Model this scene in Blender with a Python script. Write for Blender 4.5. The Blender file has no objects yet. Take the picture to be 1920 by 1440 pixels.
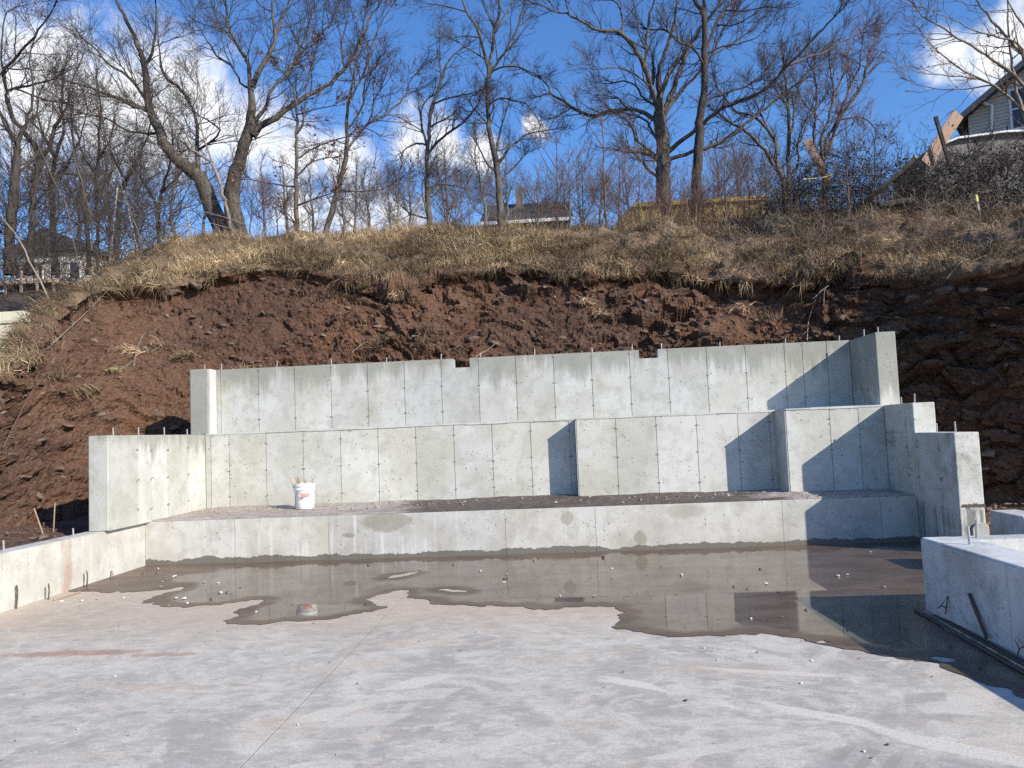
import bpy, bmesh, math, random
import numpy as np
from mathutils import Vector, Matrix
from mathutils.geometry import tessellate_polygon

# ---------------------------------------------------------------- camera
SC = bpy.context.scene
COL = SC.collection
CAM_H, FPX = 1.6228, 1434.67
YAW, PITCH, ROLL = -0.061736, 0.064641, -0.040716
_f = np.array([math.sin(YAW)*math.cos(PITCH), math.cos(YAW)*math.cos(PITCH), math.sin(PITCH)])
_rt = np.array([math.cos(YAW), -math.sin(YAW), 0.0]); _up = np.cross(_rt, _f)
_R = math.cos(ROLL)*_rt + math.sin(ROLL)*_up
_U = -math.sin(ROLL)*_rt + math.cos(ROLL)*_up
_O = np.array([0, 0, CAM_H])
cd = bpy.data.cameras.new('camera'); cam = bpy.data.objects.new('camera', cd); COL.objects.link(cam)
cd.sensor_width = 36; cd.lens = 36*FPX/1920; cd.clip_start = .05; cd.clip_end = 3000
cam.matrix_world = Matrix(((_R[0], _U[0], -_f[0], 0), (_R[1], _U[1], -_f[1], 0), (_R[2], _U[2], -_f[2], CAM_H), (0, 0, 0, 1)))
SC.camera = cam

def ray(x, y):
    return _f + _R*(x-960)/FPX - _U*(y-720)/FPX
def at(x, y, Y):
    """a point of the place seen in direction (x, y) at depth Y metres"""
    d = ray(x, y); return _O + d*(Y/d[1])
def onz(x, y, z=0.0):
    d = ray(x, y); return _O + d*((z-CAM_H)/d[2])
def onx(x, y, X):
    d = ray(x, y); return _O + d*(X/d[0])

# ---------------------------------------------------------------- node helper
class NT:
    def __init__(s, tree):
        s.t = tree; tree.nodes.clear()
    def n(s, typ, **kw):
        nd = s.t.nodes.new(typ)
        for k, v in kw.items(): setattr(nd, k, v)
        return nd
    def put(s, sock, v):
        if v is None: return
        if hasattr(v, 'bl_rna') and hasattr(v, 'is_linked'): s.t.links.new(v, sock)
        else:
            if sock.type == 'RGBA' and len(v) == 3: v = (*v, 1)
            sock.default_value = v
    def math(s, op, a, b=None, c=None, clamp=False):
        nd = s.n('ShaderNodeMath', operation=op, use_clamp=clamp)
        s.put(nd.inputs[0], a); s.put(nd.inputs[1], b); s.put(nd.inputs[2], c); return nd.outputs[0]
    def vmath(s, op, a, b=None):
        nd = s.n('ShaderNodeVectorMath', operation=op); s.put(nd.inputs[0], a); s.put(nd.inputs[1], b)
        return nd.outputs['Value'] if op in ('DISTANCE', 'LENGTH', 'DOT_PRODUCT') else nd.outputs[0]
    def mix(s, f, a, b, blend='MIX'):
        nd = s.n('ShaderNodeMix', data_type='RGBA', blend_type=blend)
        s.put(nd.inputs[0], f); s.put(nd.inputs[6], a); s.put(nd.inputs[7], b); return nd.outputs[2]
    def noise(s, vec, scale, detail=4, rough=.55, dist=0, col=False):
        nd = s.n('ShaderNodeTexNoise'); s.put(nd.inputs['Vector'], vec)
        nd.inputs['Scale'].default_value = scale; nd.inputs['Detail'].default_value = detail
        nd.inputs['Roughness'].default_value = rough; nd.inputs['Distortion'].default_value = dist
        return nd.outputs[1 if col else 0]
    def vor(s, vec, scale, feature='F1', out='Distance'):
        nd = s.n('ShaderNodeTexVoronoi', feature=feature); s.put(nd.inputs['Vector'], vec)
        nd.inputs['Scale'].default_value = scale; return nd.outputs[out]
    def rng(s, v, a, b, c=0., d=1., smooth=True):
        nd = s.n('ShaderNodeMapRange', interpolation_type='SMOOTHSTEP' if smooth else 'LINEAR')
        s.put(nd.inputs[0], v)
        for i, q in enumerate((a, b, c, d)): s.put(nd.inputs[1+i], q)
        return nd.outputs[0]
    def bump(s, h, strength, dist, normal=None):
        nd = s.n('ShaderNodeBump'); nd.inputs['Strength'].default_value = strength; nd.inputs['Distance'].default_value = dist
        s.put(nd.inputs['Height'], h); s.put(nd.inputs['Normal'], normal); return nd.outputs[0]
    def sep(s, v):
        nd = s.n('ShaderNodeSeparateXYZ'); s.put(nd.inputs[0], v); return nd.outputs
    def scale(s, v, k):
        return s.vmath('MULTIPLY', v, k)
    def pos(s): return s.n('ShaderNodeNewGeometry').outputs['Position']
    def rand(s): return s.n('ShaderNodeObjectInfo').outputs['Random']
    def objc(s): return s.n('ShaderNodeTexCoord').outputs['Object']
    def out(s, col, rough=.8, normal=None, metal=0., spec=.5, ior=1.45):
        b = s.n('ShaderNodeBsdfPrincipled'); o = s.n('ShaderNodeOutputMaterial')
        s.put(b.inputs['Base Color'], col); s.put(b.inputs['Roughness'], rough); s.put(b.inputs['Normal'], normal)
        b.inputs['Metallic'].default_value = metal; b.inputs['Specular IOR Level'].default_value = spec; b.inputs['IOR'].default_value = ior
        s.t.links.new(b.outputs[0], o.inputs[0]); return b
def mat(name):
    m = bpy.data.materials.new(name); m.use_nodes = True; return m, NT(m.node_tree)

# ---------------------------------------------------------------- sky, sun, exposure
SUN_AZ, SUN_EL = 0.9505, 0.4987          # azimuth from the wall normal towards the right, behind the camera
w = bpy.data.worlds.new('World'); SC.world = w; w.use_nodes = True
k = NT(w.node_tree)
sky = k.n('ShaderNodeTexSky', sky_type='NISHITA', sun_disc=False)
sky.sun_elevation = SUN_EL; sky.sun_rotation = math.atan2(math.sin(SUN_AZ), -math.cos(SUN_AZ))
sky.altitude = 100; sky.air_density = 1.0; sky.dust_density = .3; sky.ozone_density = 1.6
hs = k.n('ShaderNodeHueSaturation'); hs.inputs['Saturation'].default_value = 1.22; hs.inputs['Value'].default_value = 1.0
k.put(hs.inputs['Color'], sky.outputs[0])
SKY_STR = .138
gen = k.n('ShaderNodeTexCoord').outputs['Generated']
wn = k.noise(gen, 9, 3, .6, col=True)
dirw = k.vmath('ADD', gen, k.scale(k.vmath('SUBTRACT', wn, (.5, .5, .5)), (.05, .05, .05)))
CLOUDS = [(30,160,135),(110,190,140),(215,200,130),(330,175,122),(180,245,105),(300,238,120),(395,235,110),(470,258,95),(550,288,80),(640,302,66),
          (650,410,85),(560,405,70),(770,258,50),(835,268,52),(905,292,48),(1000,240,25),(1790,112,50),(1870,105,62),(1930,70,72),(740,400,70)]
acc = None
for cx, cy, r in CLOUDS:
    d = ray(cx, cy); d = d/np.linalg.norm(d)
    v = k.vmath('DISTANCE', dirw, tuple(d))
    v = k.math('SUBTRACT', 1.0, k.math('DIVIDE', v, r/FPX*.96))
    acc = v if acc is None else k.math('MAXIMUM', acc, v)
# scattered fair weather clouds over the rest of the sky
gen2 = k.rng(k.noise(k.vmath('ADD', gen, (3.1, 7.7, 1.3)), 2.2, 3, .5), .64, .80, -1.2, .35)
acc = k.math('MAXIMUM', k.math('MAXIMUM', acc, gen2), -1.2)
cn = k.noise(gen, 22, 9, .62, .3)
dens = k.math('ADD', acc, k.math('MULTIPLY', k.math('SUBTRACT', cn, .5), 1.8))
fac = k.rng(dens, -.15, .85, 0, .93)
shade = k.noise(gen, 13, 5, .6)
ccol = k.mix(k.rng(shade, .30, .52), (.58, .62, .69), (.92, .92, .92))
skyc = k.scale(hs.outputs[0], (SKY_STR*.84, SKY_STR*.95, SKY_STR*1.18))
bg = k.n('ShaderNodeBackground'); k.put(bg.inputs[0], k.mix(fac, skyc, ccol)); bg.inputs[1].default_value = 1.0
wo = k.n('ShaderNodeOutputWorld'); k.t.links.new(bg.outputs[0], wo.inputs[0])

sl = bpy.data.lights.new('sun', 'SUN'); sl.energy = 5.0; sl.angle = math.radians(.5); sl.color = (1, .93, .82)
sun = bpy.data.objects.new('sun', sl); COL.objects.link(sun)
_sd = Vector((-math.sin(SUN_AZ)*math.cos(SUN_EL), math.cos(SUN_AZ)*math.cos(SUN_EL), -math.sin(SUN_EL)))
sun.rotation_euler = _sd.to_track_quat('-Z', 'Y').to_euler()
sun.location = (8, -6, 12)
vs = SC.view_settings; vs.view_transform = 'Standard'; vs.look = 'None'; vs.exposure = 0.40; vs.gamma = 1.0; vs.use_curve_mapping = False
SC.render.engine = 'CYCLES'
SC.cycles.use_denoising = False
SC.cycles.max_bounces = 6; SC.cycles.diffuse_bounces = 3; SC.cycles.glossy_bounces = 3
SC.cycles.transparent_max_bounces = 4

# ---------------------------------------------------------------- numpy noise
def _hash(ix, iy, iz, seed=0):
    h = (ix.astype(np.uint32)*np.uint32(374761393) + iy.astype(np.uint32)*np.uint32(668265263)
         + iz.astype(np.uint32)*np.uint32(2246822519) + np.uint32(seed*3266489917 & 0xffffffff))
    h = (h ^ (h >> np.uint32(13)))*np.uint32(1274126177)
    h = (h ^ (h >> np.uint32(16)))*np.uint32(2654435761)
    return (h ^ (h >> np.uint32(15))).astype(np.float64)/4294967295.0
def vnoise(p, seed=0):
    i = np.floor(p).astype(np.int64); f = p-i; u = f*f*(3-2*f); r = 0
    for dx in (0, 1):
        wx = u[:, 0] if dx else 1-u[:, 0]
        for dy in (0, 1):
            wy = u[:, 1] if dy else 1-u[:, 1]
            for dz in (0, 1):
                wz = u[:, 2] if dz else 1-u[:, 2]
                r = r + wx*wy*wz*_hash(i[:, 0]+dx, i[:, 1]+dy, i[:, 2]+dz, seed)
    return r
def fbm(p, octaves=4, gain=.5, seed=0):
    a, s, t = 1., 0., 0.
    for o in range(octaves):
        s = s+a*vnoise(p*2.03**o+17.3*o, seed+o); t += a; a *= gain
    return s/t-.5
def worley(p, seed=0):
    """distance to nearest feature point, second distance, and a random value of the nearest cell"""
    i = np.floor(p).astype(np.int64); b1 = np.full(len(p), 9.); b2 = b1.copy(); v = np.zeros(len(p))
    for dx in (-1, 0, 1):
        for dy in (-1, 0, 1):
            for dz in (-1, 0, 1):
                c = i+np.array((dx, dy, dz))
                q = np.stack([c[:, a]+_hash(c[:, 0], c[:, 1], c[:, 2], seed+a) for a in range(3)], 1)
                d = ((q-p)**2).sum(1); h = _hash(c[:, 0], c[:, 1], c[:, 2], seed+7)
                n1 = d < b1
                b2 = np.where(n1, b1, np.minimum(b2, d)); v = np.where(n1, h, v); b1 = np.where(n1, d, b1)
    return np.sqrt(b1), np.sqrt(b2), v
def sstep(a, b, x):
    t = np.clip((x-a)/(b-a), 0, 1); return t*t*(3-2*t)

# ---------------------------------------------------------------- mesh helpers
def tag(o, label=None, cat=None, group=None, kind=None):
    if label: o['label'] = label
    if cat: o['category'] = cat
    if group: o['group'] = group
    if kind: o['kind'] = kind
    return o
def link(name, me, parent=None, mat=None):
    o = bpy.data.objects.new(name, me)
    COL.objects.link(o)
    if parent is not None:
        o.parent = parent; o.matrix_parent_inverse = Matrix.Translation(parent.location).inverted()
    if mat is not None and me is not None and not me.materials: me.materials.append(mat)
    return o
def empty(name, loc=(0, 0, 0)):
    o = bpy.data.objects.new(name, None); COL.objects.link(o); o.location = loc; o.empty_display_size = .2
    return o
def np_mesh(name, V, faces, smooth=False, col=None):
    """faces: list of (m,3) / (m,4) index arrays"""
    me = bpy.data.meshes.new(name)
    V = np.asarray(V, np.float32); me.vertices.add(len(V)); me.vertices.foreach_set('co', V.ravel())
    tot = np.concatenate([np.full(len(f), f.shape[1], np.int32) for f in faces])
    idx = np.concatenate([f.ravel() for f in faces]).astype(np.int32)
    start = np.concatenate([[0], np.cumsum(tot)[:-1]]).astype(np.int32)
    me.loops.add(len(idx)); me.loops.foreach_set('vertex_index', idx)
    me.polygons.add(len(tot)); me.polygons.foreach_set('loop_start', start); me.polygons.foreach_set('loop_total', tot)
    me.polygons.foreach_set('use_smooth', np.full(len(tot), smooth))
    if col is not None:
        ca = me.color_attributes.new('Col', 'FLOAT_COLOR', 'POINT')
        c4 = np.ones((len(V), 4), np.float32); c4[:, :3] = col; ca.data.foreach_set('color', c4.ravel())
    me.update(calc_edges=True)
    return me
class MB:
    """small hand-made meshes: boxes, prisms, bars, lathes"""
    def __init__(s): s.v = []; s.f = []
    def add(s, vs, fs):
        b = len(s.v); s.v += [tuple(map(float, q)) for q in vs]; s.f += [tuple(b+i for i in f) for f in fs]; return s
    def box(s, x0, x1, y0, y1, z0, z1):
        return s.add([(x0,y0,z0),(x1,y0,z0),(x1,y1,z0),(x0,y1,z0),(x0,y0,z1),(x1,y0,z1),(x1,y1,z1),(x0,y1,z1)],
                     [(0,3,2,1),(4,5,6,7),(0,1,5,4),(1,2,6,5),(2,3,7,6),(3,0,4,7)])
    def prism(s, poly, ax, a0, a1):
        """poly: 2-D outline in the two other axes (in axis order), extruded along axis ax from a0 to a1"""
        n = len(poly); o = [i for i in range(3) if i != ax]; vs = []
        for a in (a0, a1):
            for p in poly:
                q = [0, 0, 0]; q[ax] = a; q[o[0]] = p[0]; q[o[1]] = p[1]; vs.append(q)
        return s.add(vs, [tuple(range(n))[::-1], tuple(range(n, 2*n))]+[(i, (i+1) % n, n+(i+1) % n, n+i) for i in range(n)])
    def tube(s, pts, r, k=6, cap=True):
        pts = [Vector(p) for p in pts]; n = len(pts); rr = r if isinstance(r, (list, tuple)) else [r]*n; vs = []
        for i, p in enumerate(pts):
            t = (pts[min(i+1, n-1)]-pts[max(i-1, 0)]).normalized()
            a = t.orthogonal().normalized() if i == 0 else (pa - t*pa.dot(t)).normalized()
            pa = a; b = t.cross(a)
            for j in range(k):
                th = 2*math.pi*j/k; vs.append(p+(a*math.cos(th)+b*math.sin(th))*rr[i])
        fs = [(i*k+j, i*k+(j+1) % k, (i+1)*k+(j+1) % k, (i+1)*k+j) for i in range(n-1) for j in range(k)]
        if cap: fs += [tuple(range(k))[::-1], tuple((n-1)*k+j for j in range(k))]
        return s.add(vs, fs)
    def lathe(s, prof, c=(0, 0, 0), k=28):
        vs = []; n = len(prof)
        for r, z in prof:
            for j in range(k):
                th = 2*math.pi*j/k; vs.append((c[0]+r*math.cos(th), c[1]+r*math.sin(th), c[2]+z))
        return s.add(vs, [(i*k+j, i*k+(j+1) % k, (i+1)*k+(j+1) % k, (i+1)*k+j) for i in range(n-1) for j in range(k)])
    def mesh(s, name, bevel=0., smooth=False):
        me = bpy.data.meshes.new(name); me.from_pydata(s.v, [], s.f)
        bm = bmesh.new(); bm.from_mesh(me); bmesh.ops.recalc_face_normals(bm, faces=bm.faces)
        if bevel:
            es = [e for e in bm.edges if len(e.link_faces) == 2 and e.calc_face_angle(0) > .5]
            bmesh.ops.bevel(bm, geom=es, offset=bevel, segments=2, affect='EDGES', profile=.6, clamp_overlap=True)
        for f in bm.faces: f.smooth = smooth
        bm.to_mesh(me); bm.free(); return me
    def build(s, name, m, parent=None, bevel=0., smooth=False):
        return link(name, s.mesh(name, bevel, smooth), parent, m)
# ---------------------------------------------------------------- materials
def concrete(name, a, b, tint=.12, wet=None, stain=None, efflo=0., rust=None, hole=.5, seed=0., mould=0., spots=(), drip=None):
    m, k = mat(name); P = k.pos(); X, Y, Z = k.sep(P); R = k.rand()
    Po = k.vmath('ADD', P, (seed, seed*.7, seed*.3))
    n1 = k.noise(Po, 1.4, 6, .6); n2 = k.noise(Po, 5.5, 5, .65); n3 = k.noise(Po, 55, 3, .6)
    col = k.mix(k.rng(n1, .40, .60), a, b)
    col = k.mix(k.math('MULTIPLY', k.rng(n2, .46, .66), .42), col, tuple(c*.70 for c in a))
    n4 = k.noise(Po, 3.1, 7, .7, .8); col = k.mix(k.math('MULTIPLY', k.rng(n4, .54, .68), .24), col, tuple(min(.75, c*1.22) for c in b))
    r1 = k.math('MULTIPLY', k.math('SUBTRACT', R, .5), tint*2)
    col = k.mix(1.0, col, k.n('ShaderNodeCombineColor').outputs[0], 'MULTIPLY') if False else col
    hv = k.n('ShaderNodeHueSaturation'); k.put(hv.inputs['Color'], col); k.put(hv.inputs['Value'], k.math('ADD', 1.0, r1))
    k.put(hv.inputs['Saturation'], k.math('ADD', .6, k.math('MULTIPLY', k.math('FRACT', k.math('MULTIPLY', R, 7.31)), .5)))
    col = hv.outputs[0]
    sv = k.noise(k.scale(Po, (7, 7, .55)), 1.0, 5, .6)          # vertical runs
    if stain is not None:                                       # grey green runs from the top edge (z, length)
        zt, ln = stain
        down = k.math('DIVIDE', k.math('SUBTRACT', zt, Z), ln)
        f = k.rng(k.math('SUBTRACT', k.math('ADD', k.math('MULTIPLY', sv, 1.5), k.math('MULTIPLY', R, .35)), down), .42, .85)
        col = k.mix(k.math('MULTIPLY', f, .62), col, (.17, .175, .14))
    if efflo:
        f = k.rng(k.noise(k.scale(Po, (14, 14, .7)), 1.0, 4, .6), .52, .70)
        f = k.math('MULTIPLY', f, k.rng(k.noise(Po, 1.1, 2), .42, .62))
        col = k.mix(k.math('MULTIPLY', f, efflo), col, (.72, .72, .69))
        f = k.rng(k.noise(k.scale(Po, (9, 9, .9)), 1.3, 4, .6), .60, .78)
        col = k.mix(k.math('MULTIPLY', f, .35), col, (.24, .20, .15))
    if mould:
        f = k.rng(k.noise(Po, 2.6, 6, .7), .52, .68); col = k.mix(k.math('MULTIPLY', f, mould), col, (.15, .155, .12))
    for sx, sz, rx, rz, amt in spots:                           # separate damp stains
        d_ = k.vmath('LENGTH', k.scale(k.vmath('SUBTRACT', P, (sx, 0, sz)), (1/rx, 0, 1/rz)))
        f = k.rng(k.math('ADD', d_, k.math('MULTIPLY', k.math('SUBTRACT', n2, .5), 1.3)), .75, 1.05, 1, 0); col = k.mix(k.math('MULTIPLY', f, amt), col, (.20, .18, .125))
    if drip is not None:
        f = k.math('MULTIPLY', k.rng(k.noise(k.scale(Po, (16, 16, 1.2)), 1.0, 5, .65), .44, .60), k.rng(k.math('ADD', Z, k.math('MULTIPLY', n2, .2)), drip, drip+.06, 1, 0)); col = k.mix(k.math('MULTIPLY', f, .75), col, (.10, .10, .085))
    if rust is not None:
        x0, x1, ax = rust
        c = (X, Y)[ax]; f = k.math('MULTIPLY', k.rng(c, x0-.02, x0), k.rng(c, x1, x1+.02, 1, 0))
        f = k.math('MULTIPLY', f, k.rng(k.noise(k.scale(Po, (9, 9, 2.)), 1, 4), .3, .7))
        col = k.mix(k.math('MULTIPLY', f, .55), col, (.33, .13, .075))
    # bug holes and chips
    vd = k.vor(k.vmath('ADD', Po, k.scale(k.noise(Po, 12, 2, col=True), (.03, .03, .05))), 11)
    hm = k.rng(k.noise(Po, 2.2, 3), .42, .54)
    vs_ = k.math('MULTIPLY', k.rng(vd, .10, .15, 1, 0), hm)
    vd2 = k.vor(k.scale(Po, (1, 1, 1.6)), 27); v2 = k.math('MULTIPLY', k.rng(vd2, .12, .20, 1, 0), k.rng(k.noise(Po, 1.7, 3), .46, .56))
    holes = k.math('MAXIMUM', vs_, v2)
    col = k.mix(k.math('MULTIPLY', holes, hole), col, (.10, .10, .09))
    col = k.mix(k.math('MULTIPLY', k.rng(n3, .4, .7), .10), col, (.62, .62, .58))
    rough = .88
    if wet is not None:                                         # water drawn up from the floor, uneven edge
        z0, amp = wet
        e = k.noise(k.scale(Po, (1, 1, .15)), 2.3, 8, .68)
        lim = k.math('ADD', z0, k.math('MULTIPLY', k.math('SUBTRACT', e, .5), amp))
        f = k.rng(k.math('SUBTRACT', lim, Z), -.003, .006)
        col = k.mix(k.math('MULTIPLY', f, .86), col, (.105, .092, .07)); rough = k.rng(f, 0, 1, .88, .45)
    h = k.math('SUBTRACT', k.math('ADD', k.math('MULTIPLY', n2, .5), k.math('MULTIPLY', n3, .2)), k.math('MULTIPLY', holes, .9))
    k.out(col, rough, k.bump(h, .5, .008)); return m

GA, GB = (.40, .395, .335), (.475, .48, .455)
M_UP = concrete('concrete_upper', GA, (.48, .48, .445), stain=(2.88, .75), tint=.10, mould=.18)
M_MID = concrete('concrete_middle', (.45, .44, .375), (.53, .52, .47), stain=(1.86, .16), tint=.07, hole=.75, seed=4)
M_BEN = concrete('concrete_bench', (.43, .405, .345), (.51, .49, .44), efflo=.5, wet=(.075, .24), tint=.05, seed=9, mould=.15, spots=((-2.45, .49, .37, .14, .6), (-2.95, .33, .1, .035, .7), (.03, .47, .09, .1, .5), (.98, .16, .09, .10, .6), (1.6, .50, .3, .1, .3)))
M_LOW = concrete('concrete_low', (.45, .435, .375), (.53, .515, .465), efflo=.2, wet=(-.03, .13), tint=.05, seed=13, rust=(8.62, 8.78, 1), hole=.25)
M_CHL = concrete('concrete_left', (.41, .41, .345), (.49, .485, .44), stain=(1.83, .55), tint=.10, seed=17, hole=.3)
M_CHR = concrete('concrete_right', (.43, .42, .35), (.52, .51, .45), tint=.10, seed=21, mould=.55, stain=(2.2, .6), drip=.60)
M_FND = concrete('concrete_foundation', (.42, .42, .395), (.56, .56, .55), tint=.06, seed=25, mould=.3, wet=(-.01, .10))
M_DARK, k_ = mat('dark_joint_cement'); k_.out(k_.mix(k_.noise(k_.pos(), 40), (.17, .165, .145), (.29, .285, .25)), .9)  # dark cement for tie marks, dirt-filled slab joint and block core
M_REBAR, k_ = mat('galvanised_dowel'); k_.out(k_.mix(k_.noise(k_.pos(), 60, 3), (.30, .29, .27), (.46, .455, .44)), .5, metal=.3)
M_RUST, k_ = mat('rusty_bar'); k_.out(k_.mix(k_.noise(k_.pos(), 70, 4), (.055, .042, .036), (.13, .09, .065)), .75)
M_WHITE, k_ = mat('white_plastic'); k_.out(k_.mix(k_.math('MULTIPLY', k_.rng(k_.noise(k_.pos(), 18, 5), .45, .75), .5), (.80, .80, .78), (.55, .53, .49)), .4, k_.bump(k_.noise(k_.pos(), 60), .1, .002))
M_RED, k_ = mat('faded_red_print'); k_.out(k_.mix(k_.noise(k_.pos(), 30, 3), (.62, .14, .12), (.75, .40, .36)), .5)
M_INK, k_ = mat('dark_print'); k_.out(k_.mix(k_.rng(k_.noise(k_.scale(k_.pos(), (1, 1, 3)), 45, 2), .5, .54), (.05, .05, .06), (.5, .5, .5)), .5)
M_WOOD, k_ = mat('weathered_wood'); k_.out(k_.mix(k_.noise(k_.scale(k_.pos(), (30, 30, 4)), 1, 4), (.22, .14, .085), (.46, .36, .25)), .8)

# slab floor: steel-trowelled, chalky scuffs, pink dust, wheel prints
M_SLAB, k_ = mat('trowelled_slab'); k = k_
P = k.pos(); X, Y, Z = k.sep(P)
rot = k.n('ShaderNodeMapping'); rot.inputs['Rotation'].default_value = (0, 0, .5); rot.inputs['Scale'].default_value = (1.5, 2.2, 1); k.put(rot.inputs[0], P)
rot2 = k.n('ShaderNodeMapping'); rot2.inputs['Rotation'].default_value = (0, 0, -.45); rot2.inputs['Scale'].default_value = (1.2, 2.3, 1); k.put(rot2.inputs[0], P)
w1 = k.noise(rot.outputs[0], 1.3, 9, .68, 1.6); w2 = k.noise(rot2.outputs[0], 1.7, 9, .70, 1.8); big = k.noise(P, .55, 4, .6, .4); fine = k.noise(P, 70, 4, .7); mid = k.noise(P, 7, 6, .68, .8)
col = k.mix(k.rng(big, .38, .62), (.395, .385, .37), (.49, .465, .43))
col = k.mix(k.math('MULTIPLY', k.rng(w1, .42, .60), .85), col, (.57, .55, .515))
col = k.mix(k.math('MULTIPLY', k.rng(w2, .50, .66), .62), col, (.30, .295, .29))
col = k.mix(k.math('MULTIPLY', k.rng(mid, .50, .66), .55), col, (.66, .65, .63))
col = k.mix(k.math('MULTIPLY', k.rng(k.noise(rot.outputs[0], 4.5, 6, .7), .54, .66), .6), col, (.70, .69, .67))
# dried silt around the low side of the floor
silt = k.math('MULTIPLY', k.rng(k.math('ADD', Y, k.math('MULTIPLY', k.math('SUBTRACT', mid, .5), 2.2)), 5.9, 7.3), k.rng(big, .25, .6, .55, 1))
bg2 = k.noise(P, .9, 5, .62, 1.2); col = k.mix(k.math('MULTIPLY', k.rng(bg2, .48, .60), .6), col, (.315, .315, .32)); bg3 = k.noise(k.vmath('ADD', P, (9, 4, 0)), 1.3, 6, .66, 2.2); col = k.mix(k.math('MULTIPLY', k.rng(bg3, .50, .62), .6), col, (.66, .64, .61))
col = k.mix(k.math('MULTIPLY', silt, .80), col, (.50, .41, .33))
pk = k.math('MULTIPLY', k.rng(k.noise(k.scale(P, (.9, 2.2, 1)), 1.0, 6, .65, .5), .54, .68), .50)
col = k.mix(pk, col, (.53, .405, .31))
def spot(cx, cy, rx, ry):
    d = k.vmath('LENGTH', k.scale(k.vmath('SUBTRACT', P, (cx, cy, 0)), (1/rx, 1/ry, 0)))
    return k.rng(k.math('ADD', d, k.math('MULTIPLY', k.math('SUBTRACT', mid, .5), 1.6)), .55, 1.05, 1, 0)
col = k.mix(k.math('MULTIPLY', spot(-4.0, 6.05, .75, .10), .7), col, (.33, .16, .11))
col = k.mix(k.math('MULTIPLY', spot(-3.2, 5.95, .35, .06), .6), col, (.36, .19, .14))
# tread prints of a machine
def tread(col, cx, cy, ang, L, W, n, tone, a):
    mp = k.n('ShaderNodeMapping', vector_type='TEXTURE'); mp.inputs['Location'].default_value = (cx, cy, 0); mp.inputs['Rotation'].default_value = (0, 0, ang); k.put(mp.inputs[0], P)
    u, v, _ = k.sep(mp.outputs[0])
    f = k.math('MULTIPLY', k.rng(k.math('ABSOLUTE', u), L*.8, L, 1, 0), k.rng(k.math('ABSOLUTE', v), W*.85, W, 1, 0))
    s = k.math('SINE', k.math('ADD', k.math('MULTIPLY', u, n), k.math('MULTIPLY', v, 9)))
    f = k.math('MULTIPLY', f, k.math('MULTIPLY', k.rng(s, -.1, .3), k.rng(mid, .22, .42)))
    return k.mix(k.math('MULTIPLY', f, a), col, tone)
def strokes(col, ang, off, tone, a, lo=.53, hi=.62):
    mp = k.n('ShaderNodeMapping'); mp.inputs['Rotation'].default_value = (0, 0, ang); mp.inputs['Scale'].default_value = (4.2, 9.5, 1); mp.inputs['Location'].default_value = (off, off*.7, 0)
    k.put(mp.inputs[0], k.vmath('ADD', P, k.scale(k.vmath('SUBTRACT', k.noise(P, 1.1, 2, .5, col=True), (.5, .5, .5)), (.22, .22, 0))))
    f = k.math('MULTIPLY', k.rng(k.noise(mp.outputs[0], 1.5, 9, .72), lo, hi), k.rng(k.noise(k.vmath('ADD', P, (off, off, 0)), .8, 3), .40, .58))
    return k.mix(k.math('MULTIPLY', f, a), col, tone)
col = strokes(col, .30, 3., (.68, .655, .61), .55); col = strokes(col, .18, 11., (.27, .265, .255), .46); col = strokes(col, -.5, 19., (.67, .65, .61), .52); col = strokes(col, -.35, 27., (.29, .285, .275), .34); col = strokes(col, .8, 37., (.63, .61, .57), .34)
for a_ in ((1.60, 3.66, -.80, .50, .14, 58, (.28, .272, .25), .55), (-2.9, 4.7, .95, .46, .13, 55, (.62, .60, .57), .42), (-1.15, 5.0, .9, .8, .10, 9, (.64, .62, .58), .8), (-1.0, 4.8, 1.05, .6, .16, 13, (.62, .60, .57), .6),
           (1.1, 4.6, -.55, 1.2, .06, 5, (.68, .66, .63), .85), (1.55, 4.2, -.62, 1.0, .08, 4, (.67, .65, .62), .8), (.4, 3.9, .35, .9, .05, 4, (.62, .60, .57), .7), (.9, 5.3, -.25, .9, .04, 3, (.66, .64, .61), .8), (2.0, 4.6, 1.2, .3, .12, 18, (.30, .295, .29), .5)):
    col = tread(col, *a_)
specks = k.math('MULTIPLY', k.rng(k.vor(k.scale(P, (1, 2.2, 1)), 17), .06, .11, 1, 0), k.rng(k.noise(P, 3.2, 2), .46, .56))
col = k.mix(k.math('MULTIPLY', specks, .8), col, (.16, .14, .12))
col = k.mix(k.math('MULTIPLY', k.rng(fine, .40, .64), .42), col, (.27, .26, .25))
col = k.mix(1.0, col, (1.03, .982, .885), 'MULTIPLY')
k.out(col, k.rng(w2, .4, .7, .68, .9), k.bump(k.math('ADD', k.math('MULTIPLY', fine, .35), k.math('MULTIPLY', w1, .7)), .35, .006))

def silt_colour(k, P):
    n = k.noise(k.scale(P, (.8, 1.8, 1)), 1.6, 7, .66, .6)
    c = k.mix(k.rng(n, .35, .65), (.10, .067, .046), (.158, .114, .081))
    return k.mix(k.math('MULTIPLY', k.rng(k.noise(P, 14, 5, .7), .52, .7), .4), c, (.06, .045, .035)), n
M_WATER, k = mat('muddy_water')
P = k.pos(); c, n = silt_colour(k, P)
dp = k.n('ShaderNodeVertexColor', layer_name='Col').outputs[0]
dep = k.math('ADD', k.sep(dp)[0], k.math('MULTIPLY', k.math('SUBTRACT', k.noise(P, 2.4, 6, .65), .5), .30))   # how deep the water stands here
deep = k.rng(dep, .03, .30)
col = k.mix(k.math('MULTIPLY', deep, .55), c, k.mix(k.rng(n, .35, .65), (.092, .061, .041), (.148, .105, .073)))
k.out(col, k.rng(deep, 0, 1, .42, .022), k.bump(k.noise(P, 2.2, 2), .03, .004), spec=.5, ior=1.36)
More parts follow.
